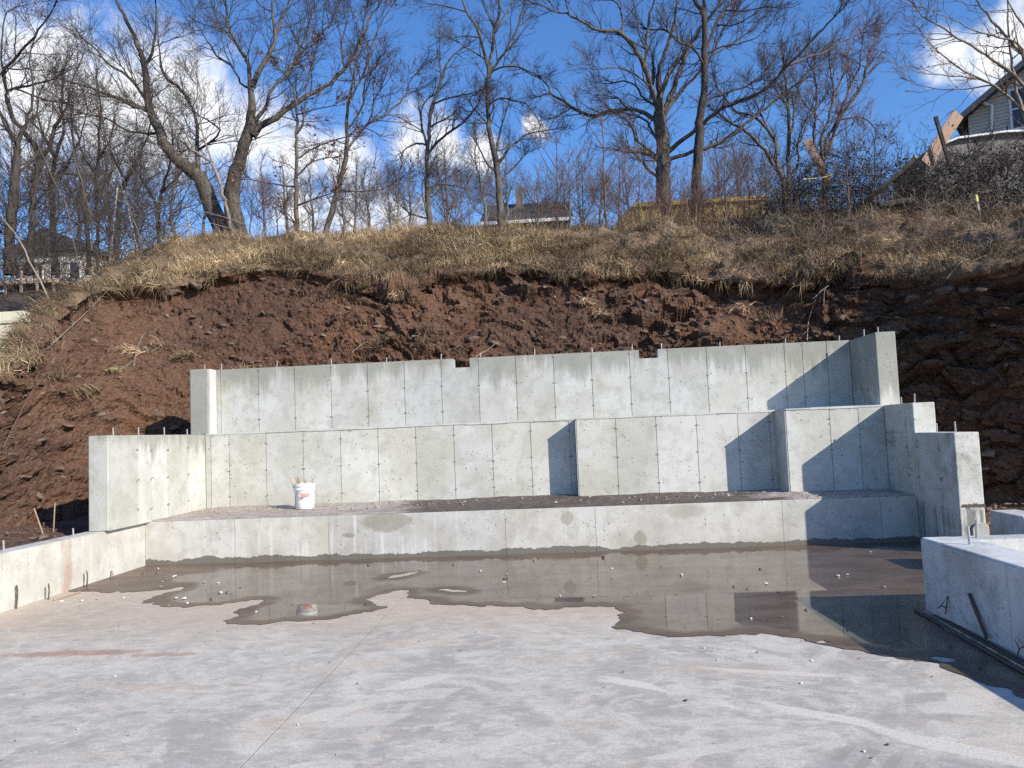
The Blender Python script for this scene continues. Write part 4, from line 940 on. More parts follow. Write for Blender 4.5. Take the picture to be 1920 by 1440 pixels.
traced('straight_tree', 'dark straight trunked tree just right of the spreading oak', 20.6, [
 [(1303,432,14),(1307,312,13),(1311,259,12),(1313,219,11),(1321,172,10),(1322,125,10),(1321,78,9),(1321,31,9),(1310,12,7),(1301,0,6),(1285,-40,5)], [(1321,40,7),(1321,16,6),(1319,0,5),(1318,-40,4)], [(1321,95,6),(1330,75,5),(1341,47,5),(1357,19,4.5),(1376,3,4),(1400,-30,3)],
 [(1321,48,5),(1341,19,3.5),(1351,0,3),(1358,-30,2)], [(1321,125,5),(1301,94,4),(1285,83,4),(1266,75,3.5),(1250,55,3)], [(1322,100,4),(1357,87,3),(1391,81,2.5),(1420,69,2),(1435,54,1.5)], [(1357,19,3),(1395,20,2.5),(1440,12,2)], [(1341,47,3),(1372,48,2.5),(1410,30,2)]],
 108, M_BARKD, M_TWIG, spacing=.38, l1=(.5, 1.5), lev=(6, 5), skip_low=.35)
traced('multi_stem_tree', 'fan shaped multi stemmed tree rising behind the brush on the right', 24.0, [
 [(1545,335,7),(1542,300,6),(1539,263,5),(1551,233,4.5),(1557,203,4),(1564,179,4),(1557,131,3),(1554,96,2)], [(1540,310,6),(1527,269,5),(1529,215,4),(1530,167,3.5),(1527,137,3),(1515,119,2)], [(1546,300,6),(1551,263,5),(1569,227,5),(1581,194,4.5),(1596,158,4),(1611,125,3),(1614,99,2),(1620,60,1.5)],
 [(1548,296,6),(1563,254,5),(1572,221,5),(1605,179,4.5),(1623,137,4),(1629,99,3),(1647,69,2),(1660,50,1.5)], [(1570,226,4),(1599,221,3),(1617,219,3),(1635,233,2)], [(1564,180,4),(1581,143,3),(1590,99,2)], [(1529,215,3),(1505,190,2.4),(1490,150,2)]], 109, M_BARK, M_TWIGR, spacing=.26, l1=(.5, 1.4), skip_low=.8, tipr=.0038)
traced('twin_tree', 'thin twin trunked tree between the oak limbs and the fan shaped tree', 23.0, [
 [(1478,340,6),(1478,299,6),(1479,245,6),(1478,191,5),(1472,143,4),(1468,100,2)], [(1479,260,5),(1488,227,4),(1488,179,3),(1515,143,2.5),(1530,110,2)], [(1478,330,5),(1496,310,4),(1497,266,4),(1509,230,3),(1527,209,3),(1540,190,2)], [(1478,200,3),(1455,170,2.5),(1440,130,2)]], 110, M_BARK, M_TWIG, spacing=.28, l1=(.5, 1.3), skip_low=.8, tipr=.0038)
traced('leaning_tree', 'grey tree leaning left across the oak limbs in the brush', 22.0, [
 [(1470,350,7),(1455,300,6.5),(1455,269,6),(1432,233,5),(1405,215,4.5),(1381,209,4),(1360,185,3),(1340,160,2)], [(1452,310,6),(1438,287,6),(1402,248,5),(1360,224,4),(1330,200,2.5)], [(1440,245,4),(1420,200,3),(1410,160,2)]], 111, M_BARK, M_TWIG, spacing=.28, l1=(.5, 1.3), skip_low=.8, tipr=.0038)
o, A, B = traced('birch_tree', 'thin branched tree reaching in over the house at the right edge', 15.5, [
 [(1940,420,9),(1932,300,8),(1922,220,7),(1914,201,5.5),(1902,140,4.5),(1893,96,4),(1890,44,3),(1889,0,2.5),(1888,-40,2)], [(1935,260,6),(1928,175,5),(1893,134,5),(1864,114,4.5),(1823,85,4),(1788,67,3.5),(1768,50,3),(1736,35,2.5),(1715,12,2),(1700,-10,1.5)],
 [(1930,180,6),(1920,111,5),(1899,85,5),(1885,67,4.5),(1861,38,4),(1841,15,3.5),(1832,0,3),(1820,-30,2)], [(1926,215,5),(1891,181,4),(1861,160,3.5),(1835,146,3),(1791,123,3),(1748,85,2),(1724,53,1.5)], [(1891,181,3.5),(1876,166,3),(1835,148,2.6),(1791,143,2.5),(1733,137,2),(1692,127,1.5),(1669,117,1.2)],
 [(1919,111,4.5),(1911,82,4),(1861,67,3),(1823,55,2.5),(1797,41,2),(1762,26,1.5),(1720,12,1.2)], [(1861,160,3),(1800,168,2),(1745,165,1.5),(1700,150,1.1)], [(1788,67,2.4),(1750,75,1.6),(1715,60,1.2)], [(1926,60,4),(1900,20,3),(1880,-20,2)]], 112, M_BARKP, M_TWIGR, spacing=.24, l1=(.4, 1.1), lev=(3, 2), up=.02, skip_low=.6, tipr=.0032)
leaves_on(o, B, np.random.default_rng(8), 60, .028, np.array([(.03, .03, .035), (.06, .045, .04)]))

# left wood
WD = dict(spacing=.30, l1=(.7, 1.9), lev=(6, 4), skip_low=.9)
traced('woodland_tree', 'dark ivy thick trunk at the far left edge of the wood', 17.5, [[(19,470,13),(25,375,13),(31,312,11),(34,269,9),(37,256,7),(53,219,5),(62,170,4),(55,110,3),(70,60,2)], [(34,272,8),(12,237,7),(-5,200,5),(-20,150,4)], [(30,330,5),(60,300,4),(85,255,3),(100,200,2)]], 121, M_BARKD, M_TWIG, **WD)
traced('woodland_tree', 'crooked forked tree second from the left edge of the wood', 18.5, [
 [(56,470,10),(62,390,9),(66,344,9),(75,297,9),(59,266,8),(34,234,7),(19,212,6),(12,175,5),(28,166,5),(62,159,4),(103,147,3),(125,128,2)], [(75,297,8),(91,278,7),(103,237,6),(125,203,4),(131,162,3),(150,120,2)], [(13,172,5),(6,137,6),(19,119,5),(34,103,4.5),(59,75,4),(81,44,3),(103,9,2)], [(6,137,4),(4,90,3),(10,28,2.5),(40,10,2)], [(28,166,4),(80,185,3),(118,192,2)]], 122, M_BARKD, M_TWIG, **WD)
traced('woodland_tree', 'thin dark tree with a sideways bent limb in the left wood', 19.5, [[(166,470,7),(159,390,7),(153,337,6),(147,322,5),(140,280,4),(135,230,3),(128,180,2)], [(152,330,5),(119,325,5),(104,345,3.5)], [(159,385,5),(180,350,4),(205,330,3),(230,300,2)]], 123, M_BARKD, M_TWIG, **WD)
traced('woodland_tree', 'dark trunk curving right below the big double stemmed tree', 20.5, [[(219,470,9),(225,390,8),(237,337,7),(256,306,6),(266,281,4),(280,245,3),(285,210,2)], [(237,337,5),(215,300,4),(200,260,3),(190,215,2)], [(227,385,4),(200,360,3),(180,320,2)]], 124, M_BARKD, M_TWIG, **WD)
traced('woodland_tree', 'straight thin trunk in the middle of the left wood', 21.0, [[(184,470,6),(181,344,6),(184,297,5),(187,237,4),(187,187,3),(180,130,2)], [(184,300,4),(205,265,3),(215,225,2)], [(182,330,4),(155,290,3),(145,250,2)]], 125, M_BARKD, M_TWIG, **WD)
traced('woodland_tree', 'dark trunk with wide twiggy crown third from the left edge', 21.5, [[(103,470,8),(100,400,7.5),(96,340,7),(105,290,6),(120,240,5),(115,190,4),(122,140,3)], [(100,345,5),(125,310,4),(150,260,3),(165,200,2)], [(104,300,5),(80,250,4),(70,200,3),(85,150,2)]], 126, M_BARKD, M_TWIG, **WD)
traced('woodland_tree', 'dark twiggy tree filling the gap left of the double stemmed tree', 24.0, [[(300,470,7),(297,400,6),(305,350,5),(318,310,4),(325,260,3)], [(300,400,5),(280,360,4),(262,330,3)], [(303,360,4),(335,330,3),(350,300,2)]], 127, M_BARKD, M_TWIG, **WD)
SP = [('thin pale pole sapling leaning left in the left wood', 14.8, [(147,500,2.6),(125,387,2.5),(103,344,2.3),(84,300,2),(69,266,1.6),(60,235,1.2)]),
      ('thin pale sapling leaning left across the middle of the left wood', 15.2, [(172,470,2.6),(172,416,2.5),(159,366,2.3),(144,309,2),(131,266,1.7),(116,231,1.3)]),
      ('longest pale sapling leaning far left beside the wire fence', 15.6, [(266,455,2.4),(231,359,2.1),(212,316,1.9),(197,281,1.7),(156,272,1.3)]),
      ('bent bare sapling leaning out over the left end of the bank', 13.2, [(99,577,3.6),(77,529,3.5),(56,490,3.1),(40,456,3),(20,430,2.5),(0,403,2),(-25,380,1.5)])]
for i, (lb, D, tr) in enumerate(SP):
    rg = np.random.default_rng(140+i); build_tree('sapling', lb, place_limbs([tr], D, rg), rg, M_BARKP if i == 3 else M_BARK, M_TWIG, spacing=.5, l1=(.3, .9), lev=(3, 2), group='pale saplings at the left wood', tipr=.003)

# saplings on the crest, each with its own stems
CR = [(1005,360,2,'first thin sapling right of the forked tree, before the grey roof'), (1045,262,3,'tall thin sapling with V shaped branches above the roof end'), (1068,300,2.6,'thin sapling rising from the right end of the grey roof'),
      (1092,330,2.2,'short twiggy sapling between the roof end and the red sapling'), (1134,222,3.6,'tall reddish sapling with straight stem left of the yellow container'), (1160,310,2.4,'thin sapling touching the left end of the yellow container'),
      (1198,300,2.4,'sapling left of the oak trunk, before the yellow container'), (1360,300,2.8,'sapling right of the dark straight trunk'), (1405,312,2.6,'sapling at the right end of the yellow container'),
      (855,345,2.4,'reddish sapling between the ash tree and the forked tree'), (880,352,2.,'short sapling just left of the forked tree trunk'), (745,330,2.6,'sapling with arching twigs left of the ash tree'), (690,345,2.2,'sapling right of the slender leaning tree'),
      (1590,250,2.6,'slim upright sapling standing before the dark brush'), (1640,262,2.6,'slim sapling beside the fallen pale log'), (470,360,2.4,'sapling growing at the foot of the double stemmed tree'), (520,370,2.2,'sapling left of the young leafy oak')]
for i, (x, yt, r, lb) in enumerate(CR):
    rg = np.random.default_rng(200+i); D = 18.6+rg.uniform(0, 1.6); yb = 440 if x < 1300 else 428
    if x > 1580: yb, D = 412, 16.5
    s = rg.uniform(-10, 14); main = [(x+s*.2, yb, r*1.2), (x, yb-(yb-yt)*.35, r), (x-s*.3, yb-(yb-yt)*.7, r*.75), (x-s*.5, yt, r*.4)]
    tr = [main]
    for q in range(5):
        f = rg.uniform(.15, .75); sg = -1 if q % 2 else 1; L = (yb-yt)*rg.uniform(.25, .5); x0, y0 = x, yb-(yb-yt)*f
        tr.append([(x0, y0, r*.5), (x0+sg*L*.35, y0-L*.55, r*.4), (x0+sg*L*.6, y0-L*1.05, r*.25)])
    build_tree('sapling', lb, place_limbs(tr, D, rg, .8), rg, M_TWIGR if i in (4, 9, 13) else M_BARK, M_TWIGR, spacing=.34, l1=(.3, .85), lev=(2, 2), group='thin saplings along the crest', tipr=.003, ang=.6)

# far trees behind the crest: four shapes, repeated
def generic_tree(rg, H):
    limbs = []; x = np.linspace(0, 1, 12)
    tr = np.stack([np.cumsum(rg.normal(size=12))*.06, np.cumsum(rg.normal(size=12))*.06, x*H*.8], 1); limbs.append((tr, .10*(1-.8*x)+.01))
    for q in range(9):
        f = rg.uniform(.2, .8); p = tr[int(f*11)]; a = rg.uniform(0, 6.28); L = H*rg.uniform(.25, .5)*(1.1-f*.6)
        d = np.array((math.cos(a), math.sin(a), .75)); pts = [p]
        for s in range(8): pts.append(pts[-1]+unit(d)*L/8); d = d+rg.normal(size=3)*.15+np.array((0, 0, .14))
        limbs.append((np.array(pts), np.linspace(.045, .008, 9)*(1.2-f)))
    return limbs
protos = []
far = [(590,52,6.5),(640,50,6),(690,54,6.5),(735,47,5.5),(770,52,6.5),(850,44,7),(905,46,8),(950,50,7),(1010,56,6.5),(1090,52,6.5),(1130,56,7),(1180,50,7),(1350,46,7.5),(1400,50,8),(1440,44,7),(500,50,7),(540,46,6.5),(660,60,8),(830,58,8.5),(1060,60,7.5),
       (-60,40,9),(20,46,10),(90,42,9.5),(150,48,10),(210,44,9.5),(265,50,10),(330,46,8),(380,52,7.5)]
ORD_ = 'first second third fourth fifth sixth seventh eighth ninth tenth eleventh twelfth thirteenth fourteenth fifteenth sixteenth seventeenth eighteenth nineteenth twentieth twenty-first twenty-second twenty-third twenty-fourth twenty-fifth twenty-sixth twenty-seventh twenty-eighth'.split()
FORD = [ORD_[j] for j in np.argsort(np.argsort([f_[0] for f_ in far]))]
for i, (x, D, H) in enumerate(far):
    k_ = i % 4
    p = at(x, 440 if x > 300 else 470, D); p[2] -= .6
    lb = '%s hazy bare tree from the left in the distant skyline row' % FORD[i] ; gp = 'distant bare trees along the skyline'
    if i < 4:
        rg = np.random.default_rng(300+i); root, A, B = build_tree('distant_tree', lb, generic_tree(rg, 7.), rg, M_FAR, M_FAR, spacing=.30, l1=(.7, 1.9), lev=(4, 3), group=gp, thick=1.1, tipr=.006, base=(0, 0, 0)); protos.append(root)
        # parts share the root frame
    else:
        root = protos[k_].copy(); COL.objects.link(root); root['label'] = lb
        for ch in protos[k_].children:
            c = ch.copy(); COL.objects.link(c); c.parent = root
    root.location = p; root.rotation_euler = (0, 0, random.uniform(0, 6.28)); s = H/7.; root.scale = (s, s, s)

# undergrowth
def brush(name, label, cat, seeds, n, lmin, lmax, rad, m, rg, up=.35, lev=4, wig=.22):
    i = rg.integers(0, len(seeds), n); p = seeds[i]
    d = unit(rg.normal(size=(n, 3))*np.array((1, .8, .5))+np.array((0, 0, up*2))); L = rg.uniform(lmin, lmax, n); P = np.empty((n, 7, 3)); P[:, 0] = p
    for q in range(1, 7): P[:, q] = P[:, q-1]+d*(L/6)[:, None]; d = unit(d+rg.normal(size=(n, 3))*wig+np.array((0, 0, up*.1)))
    R = np.repeat((rad*rg.uniform(.5, 1.2, n))[:, None], 7, 1)*np.linspace(1, .4, 7)
    A, Ra = sprout(rg, P, R, lev, .2, 1, .7, lmin*.3, lmax*.45, 5, up*.2, .6, rad*.6, .003, .2)
    B, Rb = sprout(rg, A, Ra, 3, .2, 1, .7, lmin*.15, lmax*.2, 3, up*.2, .6, rad*.4, .0028, .2)
    V, F = tubes([(P, R, 4), (A, Ra, 3), (B, Rb, 3)])
    return tag(link(name, np_mesh(name, V, F, True), None, m), label, cat, kind='stuff'), np.concatenate([A.reshape(-1, 3), P.reshape(-1, 3)])
rg = np.random.default_rng(77)
sd = np.array([at(rg.uniform(-60, 330), rg.uniform(420, 600) if q % 3 else rg.uniform(380, 470), rg.uniform(15.5, 22)) for q in range(600)]); sd = sd[(sd[:, 2] > 2.0)]
brush('wood_undergrowth', 'dense dark tangle of bare twigs under the left wood', 'undergrowth', sd, 520, .9, 2.6, .010, M_TWIG, rg)
sd = np.array([at(rg.uniform(440, 1130), rg.uniform(432, 446), rg.uniform(18.6, 21)) for q in range(400)])
brush('crest_brush', 'thin bare brush standing along the crest between the trees', 'brush', sd, 110, .4, 1.3, .006, M_TWIGR, rg, up=.6)
sd = np.array([at(rg.uniform(1150, 1520), rg.uniform(405, 425), rg.uniform(18.4, 21)) for q in range(400)])
brush('bramble_brush', 'reddish bare brush around the feet of the oak and straight tree', 'brush', sd, 250, .6, 1.8, .006, M_TWIGR, rg, up=.55)
sd = []
for q in range(900):
    x = rg.uniform(1470, 2080); top = np.interp(x, [1470, 1510, 1560, 1620, 1660, 1720, 1790, 1850, 1960], [350, 300, 272, 310, 325, 295, 290, 272, 250]); y = top+10+(408-top-10)*rg.uniform(0, 1)**.7
    sd.append(at(x, y, rg.uniform(17.2, 19.4)))
cb = np.where((T > 4.2) & (T < 7.2) & (BPX > 1330) & (BPX < 1990))[0]; sb = BV[cb[rg.choice(len(cb), 500)]]
brush('draping_brush', 'tan and grey bare stems sprawling down the right shoulder of the bank', 'brush', sb, 190, .4, 1.3, .006, M_BARKP, rg, up=.12, lev=3, wig=.3)
sb = BV[cb[rg.choice(len(cb), 500)]]
brush('tangled_brush', 'dark reddish tangle of brambles on the right shoulder of the bank', 'brush', sb, 260, .4, 1.2, .006, M_TWIGR, rg, up=.18, lev=3, wig=.35)
th, pts = brush('evergreen_thicket', 'dark vine covered thicket along the top of the right bank', 'undergrowth', np.array(sd), 1050, .4, 1.4, .009, M_BARKD, rg, up=.2, lev=4, wig=.35)
n = 7500; c = pts[rg.integers(0, len(pts), n)]+rg.normal(size=(n, 3))*.05
a = unit(rg.normal(size=(n, 3))); b = unit(np.cross(a, rg.normal(size=(n, 3)))); s = .029*rg.uniform(.6, 1.4, (n, 1))
V = np.stack([c-a*s, c+b*s*.6, c+a*s, c-b*s*.6], 1).reshape(-1, 3)
pal = np.array([(.03, .032, .017), (.042, .04, .02), (.055, .038, .026), (.026, .026, .016)])
lf = link('leaves', np_mesh('leaves', V, [np.arange(n*4).reshape(-1, 4)], False, np.repeat(pal[rg.integers(0, 4, n)], 4, 0)), th, M_LEAF); lf['kind'] = 'stuff'
# ---------------------------------------------------------------- buildings and things on the hill
M_ROOF, k = mat('dark_shingle'); k.out(k.mix(k.noise(k.pos(), 6, 4), (.030, .029, .030), (.062, .058, .056)), .9)
M_TRIM, k = mat('white_trim'); k.out(k.mix(k.noise(k.pos(), 3, 3), (.62, .62, .61), (.74, .74, .73)), .6)
M_SIDE, k = mat('cream_siding'); k.out(k.mix(k.noise(k.pos(), 1.5, 3), (.44, .40, .32), (.53, .48, .40)), .65)
M_GREYW, k = mat('grey_wall'); k.out(k.mix(k.noise(k.pos(), 2, 4), (.13, .122, .115), (.21, .198, .185)), .8)
M_BRICK, k = mat('brown_chimney_brick'); k.out(k.mix(k.noise(k.pos(), 9, 4), (.11, .085, .07), (.24, .19, .155)), .9)
M_YEL, k = mat('faded_yellow_paint'); k.out(k.mix(k.rng(k.noise(k.pos(), 3.5, 5, .7), .45, .68), (.45, .32, .10), (.25, .17, .07)), .6)
M_GLASS, k = mat('dark_window_glass'); k.out(k.mix(k.noise(k.pos(), 1.2), (.03, .035, .045), (.06, .07, .085)), .06)
M_PLY, k = mat('brown_plywood'); k.out(k.mix(k.noise(k.scale(k.pos(), (3, 3, 14)), 1.5, 4), (.20, .125, .085), (.29, .19, .13)), .75)
M_LOG, k = mat('pale_log'); k.out(k.mix(k.rng(k.noise(k.pos(), 7, 5, .7), .4, .65), (.20, .16, .11), (.46, .40, .28)), .85)
M_BLOCK, k = mat('cream_block'); k.out(k.mix(k.noise(k.pos(), 7, 5, .6), (.60, .56, .40), (.72, .68, .52)), .85, k.bump(k.noise(k.pos(), 50, 3), .4, .01))
M_STEEL, k = mat('pale_steel'); k.out(k.mix(k.noise(k.pos(), 20, 3), (.30, .31, .32), (.45, .46, .47)), .45, metal=.4)
M_STAKE, k = mat('yellow_tip'); k.out(k.mix(k.noise(k.pos(), 30), (.62, .52, .13), (.72, .64, .22)), .7)

def house(name, label, loc): o = empty(name, tuple(loc)); tag(o, label, 'house'); return o
# grey roofed house behind the crest
a = at(899, 417, 58); b = at(1076, 413, 58); rl = at(906, 387, 62); rr = at(1066, 381, 62); zb = a[2]-5
h = house('house', 'dark grey shingled roof with brick chimney showing above the crest', ((a[0]+b[0])/2, 60, zb))
MB().box(a[0]+.4, b[0]-.4, 58.4, 65.6, zb, a[2]-.05).build('house_body', M_GREYW, h)
zr = (rl[2]+rr[2])/2; za = (a[2]+b[2])/2
rf = MB().add([(a[0], 57.9, za), (b[0], 57.9, za), (b[0]-.25, 62, zr), (a[0]+.25, 62, zr), (a[0], 57.9, za+.12), (b[0], 57.9, za+.12), (b[0]-.25, 62, zr+.12), (a[0]+.25, 62, zr+.12)], [(0,1,2,3),(4,5,6,7),(0,1,5,4),(1,2,6,5),(2,3,7,6),(3,0,4,7)])
rf.add([(a[0], 66.1, za), (b[0], 66.1, za), (b[0]-.25, 62.002, zr), (a[0]+.25, 62.002, zr), (a[0], 66.1, za+.12), (b[0], 66.1, za+.12), (b[0]-.25, 62.002, zr+.12), (a[0]+.25, 62.002, zr+.12)], [(0,1,2,3),(4,5,6,7),(0,1,5,4),(1,2,6,5),(2,3,7,6),(3,0,4,7)])
ro_ = rf.build('roof', M_ROOF, h)
c = at(974, 380, 61); MB().box(c[0]-.27, c[0]+.27, 60.7, 61.3, c[2]-.8, at(974, 357, 61)[2]).build('chimney', M_BRICK, ro_, .03)
MB().box(a[0]-.02, b[0]+.02, 57.8, 57.895, za-.14, za+.11).build('fascia', M_TRIM, ro_)
# cream house at the right edge
Yh = 27.; c0 = at(1815, 228, Yh); Xc = c0[0]; ze = at(1815, 222, Yh)[2]; zg = 5.6; Wd, sl = 9.0, .68; zrg = ze+Wd/2*sl
h = house('house', 'cream lap sided gable house at the right edge above the thicket', (Xc, Yh, zg)); h.rotation_euler = (0, 0, -.60)
MB().prism([(Xc, zg), (Xc+Wd, zg), (Xc+Wd, ze), (Xc+Wd/2, zrg), (Xc, ze)], 1, Yh, Yh+9).build('house_body', M_SIDE, h)
mb = MB(); z = zg+.2
while z < zrg-.1:
    f = max(0, (z-ze)/sl); x0, x1 = Xc+f+.01, Xc+Wd-f-.01; mb.add([(x0, Yh-.006, z+.115), (x1, Yh-.006, z+.115), (x1, Yh-.030, z), (x0, Yh-.030, z), (x0, Yh-.001, z), (x1, Yh-.001, z)], [(0, 1, 2, 3), (3, 2, 5, 4)]); z += .12
s_ = mb.build('siding', M_SIDE, h); s_['kind'] = 'stuff'
rf = MB()
for sg in (-1, 1):
    xr_ = Xc+Wd/2; xe = xr_+sg*(Wd/2+.38); zl = zrg-(Wd/2+.38)*sl
    rf.prism([(xr_+sg*.001, zrg+.02), (xe, zl+.02), (xe, zl+.20), (xr_+sg*.001, zrg+.20)], 1, Yh-.42, Yh+9.4)
ro_ = rf.build('roof', M_ROOF, h)
xe = Xc-.38; zl = zrg-(Wd/2+.38)*sl
MB().prism([(xe-.01, zl-.02), (Xc+Wd/2, zrg-.02), (Xc+Wd/2, zrg+.17), (xe-.01, zl+.17)], 1, Yh-.46, Yh-.424).build('rake_board', M_GREYW, ro_)
MB().tube([at(1838, 193, Yh-.1), at(1850, 203, Yh-.1), at(1858, 206, Yh-.1), at(1858, 262, Yh-.1)], .045, 8).build('downspout', M_TRIM, h)
w0 = at(1886, 188, Yh-.04); w1 = at(1913, 254, Yh-.04)
wn_ = MB().box(w0[0]-.08, w1[0]+.08, Yh-.06, Yh-.032, w1[2]-.08, w0[2]+.08).build('window', M_TRIM, h)
zm_ = (w0[2]+w1[2])/2
MB().box(w0[0], w1[0], Yh-.072, Yh-.061, w1[2], zm_-.03).build('pane', M_GLASS, wn_); MB().box(w0[0], w1[0], Yh-.072, Yh-.061, zm_+.03, w0[2]).build('pane', M_GLASS, wn_)
# low grey lean-to with white edging in front of it
P5 = [at(x, y, 20.5) for x, y in ((1728, 425), (1738, 284), (1792, 262), (1885, 250), (1990, 246), (1990, 425))]
h = empty('lean_to', tuple(P5[0])); tag(h, 'low grey lean-to with white edged roof in front of cream house', 'shed')
MB().prism([(p[0], p[2]) for p in P5], 1, 20.5, 22.5).build('shed_body', M_GREYW, h)
mb = MB()
for p, q_ in zip(P5[1:4], P5[2:5]): mb.prism([(p[0], p[2]-.02), (q_[0]-.002, q_[2]-.02), (q_[0]-.002, q_[2]+.03), (p[0], p[2]+.03)], 1, 20.35, 22.6)
mb.build('roof_edge', M_TRIM, h)
def board(name, label, cat, p, q_, wid, thick, m, ydir=.2):
    """a straight board from p to q_, wid across the view"""
    p, q_ = Vector(p), Vector(q_); d = (q_-p).normalized(); v = Vector((0, 1, ydir)); s = d.cross(v).normalized(); n = s.cross(d).normalized(); vs = []
    for e in (p, q_):
        for a_, b_ in ((-1, -1), (1, -1), (1, 1), (-1, 1)): vs.append(e+s*wid/2*a_+n*thick/2*b_)
    o = MB().add(vs, [(0,3,2,1),(4,5,6,7),(0,1,5,4),(1,2,6,5),(2,3,7,6),(3,0,4,7)]).build(name, m); 
    return tag(o, label, cat)
board('plywood_board', 'wide brown plywood board leaning up beside the cream house', 'board', at(1736, 308, 18.0), at(1797, 213, 18.6), .30, .03, M_PLY)
board('plywood_board', 'short brown board poking out of the brush below the fan shaped tree', 'board', at(1556, 345, 19.0), at(1512, 262, 19.2), .19, .03, M_PLY)
board('post', 'dark leaning post crossing the wide plywood board', 'post', at(1786, 326, 17.8), at(1754, 219, 18.0), .07, .07, M_BARKD)
tag(MB().tube([bank_at(1618, 388)[0]+V3(0, 0, .05), at(1665, 343, 16.2), at(1718, 294, 15.7)], [.055, .05, .045], 9).build('fallen_log', M_LOG), 'pale fallen log slanting up into the thicket', 'log')
tag(MB().tube([at(1648, 386, 16.4), at(1712, 376, 16.3)], [.09, .08], 9).build('fallen_log', M_BARKD), 'dark log lying on the ground below the thicket', 'log')
tag(MB().tube([at(1506, 336, 17.2), at(1540, 334, 17.2), at(1560, 328, 17.3)], .014, 6).build('yellow_pole', M_STAKE), 'thin pale yellow pole lying on top of the brush', 'pole')
p, _ = bank_at(1826, 392); q_ = p+V3(-.05, 0, .46)
st = empty('survey_stake', tuple(p)); tag(st, 'wooden survey stake with yellow top on the right shoulder', 'stake')
MB().box(p[0]-.02, p[0]+.02, p[1]-.012, p[1]+.012, p[2]-.2, p[2]+.33).build('shaft', M_LOG, st); MB().box(p[0]-.021, p[0]+.021, p[1]-.013, p[1]+.013, p[2]+.331, p[2]+.47).build('tip', M_STAKE, st)
st.rotation_euler = (0, -.08, 0)
# yellow container
Yy = 25.; a = at(1188, 380, Yy); b = at(1435, 371, Yy); zt = (a[2]+b[2])/2; zb = zt-1.6
cn = empty('container', ((a[0]+b[0])/2, Yy, zb)); tag(cn, 'faded yellow ribbed metal container behind the weeds and the oak', 'container')
MB().prism([(a[0]-.55, zb), (b[0], zb), (b[0], zt-.02), (a[0], zt-.02), (a[0]-.55, zt-.5)], 1, Yy+.06, Yy+2.4).build('body', M_YEL, cn)
n = 9
for i in range(n):
    x = a[0]+.1+(b[0]-a[0]-.2)*i/(n-1); MB().box(x-.05, x+.05, Yy+.02, Yy+.058, zb, zt-.12).build('rib', M_YEL, cn, .012)
MB().box(a[0]-.02, b[0]+.02, Yy-.06, Yy+.02, zt-.118, zt+.03).build('top_rail', M_YEL, cn, .012)
# cream block wall at the left edge
Yw = 12.4; tr_ = at(47, 583, Yw); bw = empty('block_wall', (tr_[0]-1, Yw, 2.)); tag(bw, 'cream concrete block wall at the left edge behind the bank', 'wall', kind='thing')
bh, bl = .205, .40
MB().box(tr_[0]-2.6, tr_[0]-.012, Yw+.012, Yw+.6, tr_[2]-2.6, tr_[2]-.01).build('core', M_DARK, bw)
for r in range(11):
    z1 = tr_[2]-r*bh; x = tr_[0]-(0 if r % 2 else .0)
    first = True
    while x > tr_[0]-2.6:
        L = bl*(.5 if (first and r % 2) else 1); first = False
        MB().box(x-L+.006, x-.003, Yw-(.03 if r == 0 else 0), Yw+.3, z1-bh+.006, z1).build('block', M_BLOCK, bw, .006); x -= L
# far house seen through the left wood
Yf = 38.; a = at(18, 478, Yf); b = at(160, 478, Yf); zb = at(90, 620, Yf)[2]
h = house('house', 'pale house with deck rails glimpsed through the left wood', ((a[0]+b[0])/2, Yf, zb))
MB().box(a[0], b[0], Yf, Yf+6, zb, a[2]).build('house_body', M_SIDE, h)
MB().prism([(a[0]-.3, a[2]), (b[0]+.3, a[2]), ((a[0]+b[0])/2, a[2]+1.3)], 1, Yf-.3, Yf+6.3).build('roof', M_ROOF, h)
for x in (38, 70, 104, 140):
    p = at(x, 505, Yf-.05); w_ = MB().box(p[0]-.32, p[0]+.32, Yf-.05, Yf-.01, p[2]-.55, p[2]+.45).build('window', M_TRIM, h); MB().box(p[0]-.25, p[0]+.25, Yf-.062, Yf-.051, p[2]-.48, p[2]+.38).build('pane', M_GLASS, w_)
dz = at(90, 528, Yf-1.5)[2]
MB().box(a[0]+.3, b[0]-.3, Yf-2, Yf-.06, dz-.15, dz).build('deck', M_WOOD, h); MB().box(a[0]+.3, b[0]-.3, Yf-2, Yf-1.92, dz+.8, dz+.9).build('deck_rail', M_GREYW, h)
for i in range(5):
    x = a[0]+.4+(b[0]-a[0]-.8)*i/4; MB().box(x-.05, x+.05, Yf-1.99, Yf-1.9, zb, dz+.8).build('deck_post', M_WOOD, h)
# wire fence on the left crest
fc = empty('wire_fence', tuple(at(300, 440, 19.5))); tag(fc, 'sagging wire fence with three leaning pale metal posts on the left crest', 'fence')
for pa, pb in (((363, 458), (349, 386)), ((262, 470), (232, 358)), ((206, 470), (220, 352))):
    MB().tube([at(pa[0], pa[1]+20, 19.5), at(pb[0], pb[1], 19.5)], .022, 7).build('post', M_STEEL, fc)
for dy in (0, 18, 36):
    MB().tube([at(x, y+dy, 19.5) for x, y in ((219, 356), (233, 362), (290, 376), (349, 388), (390, 399), (431, 410), (475, 426))], .009, 5).build('wire', M_STEEL, fc)
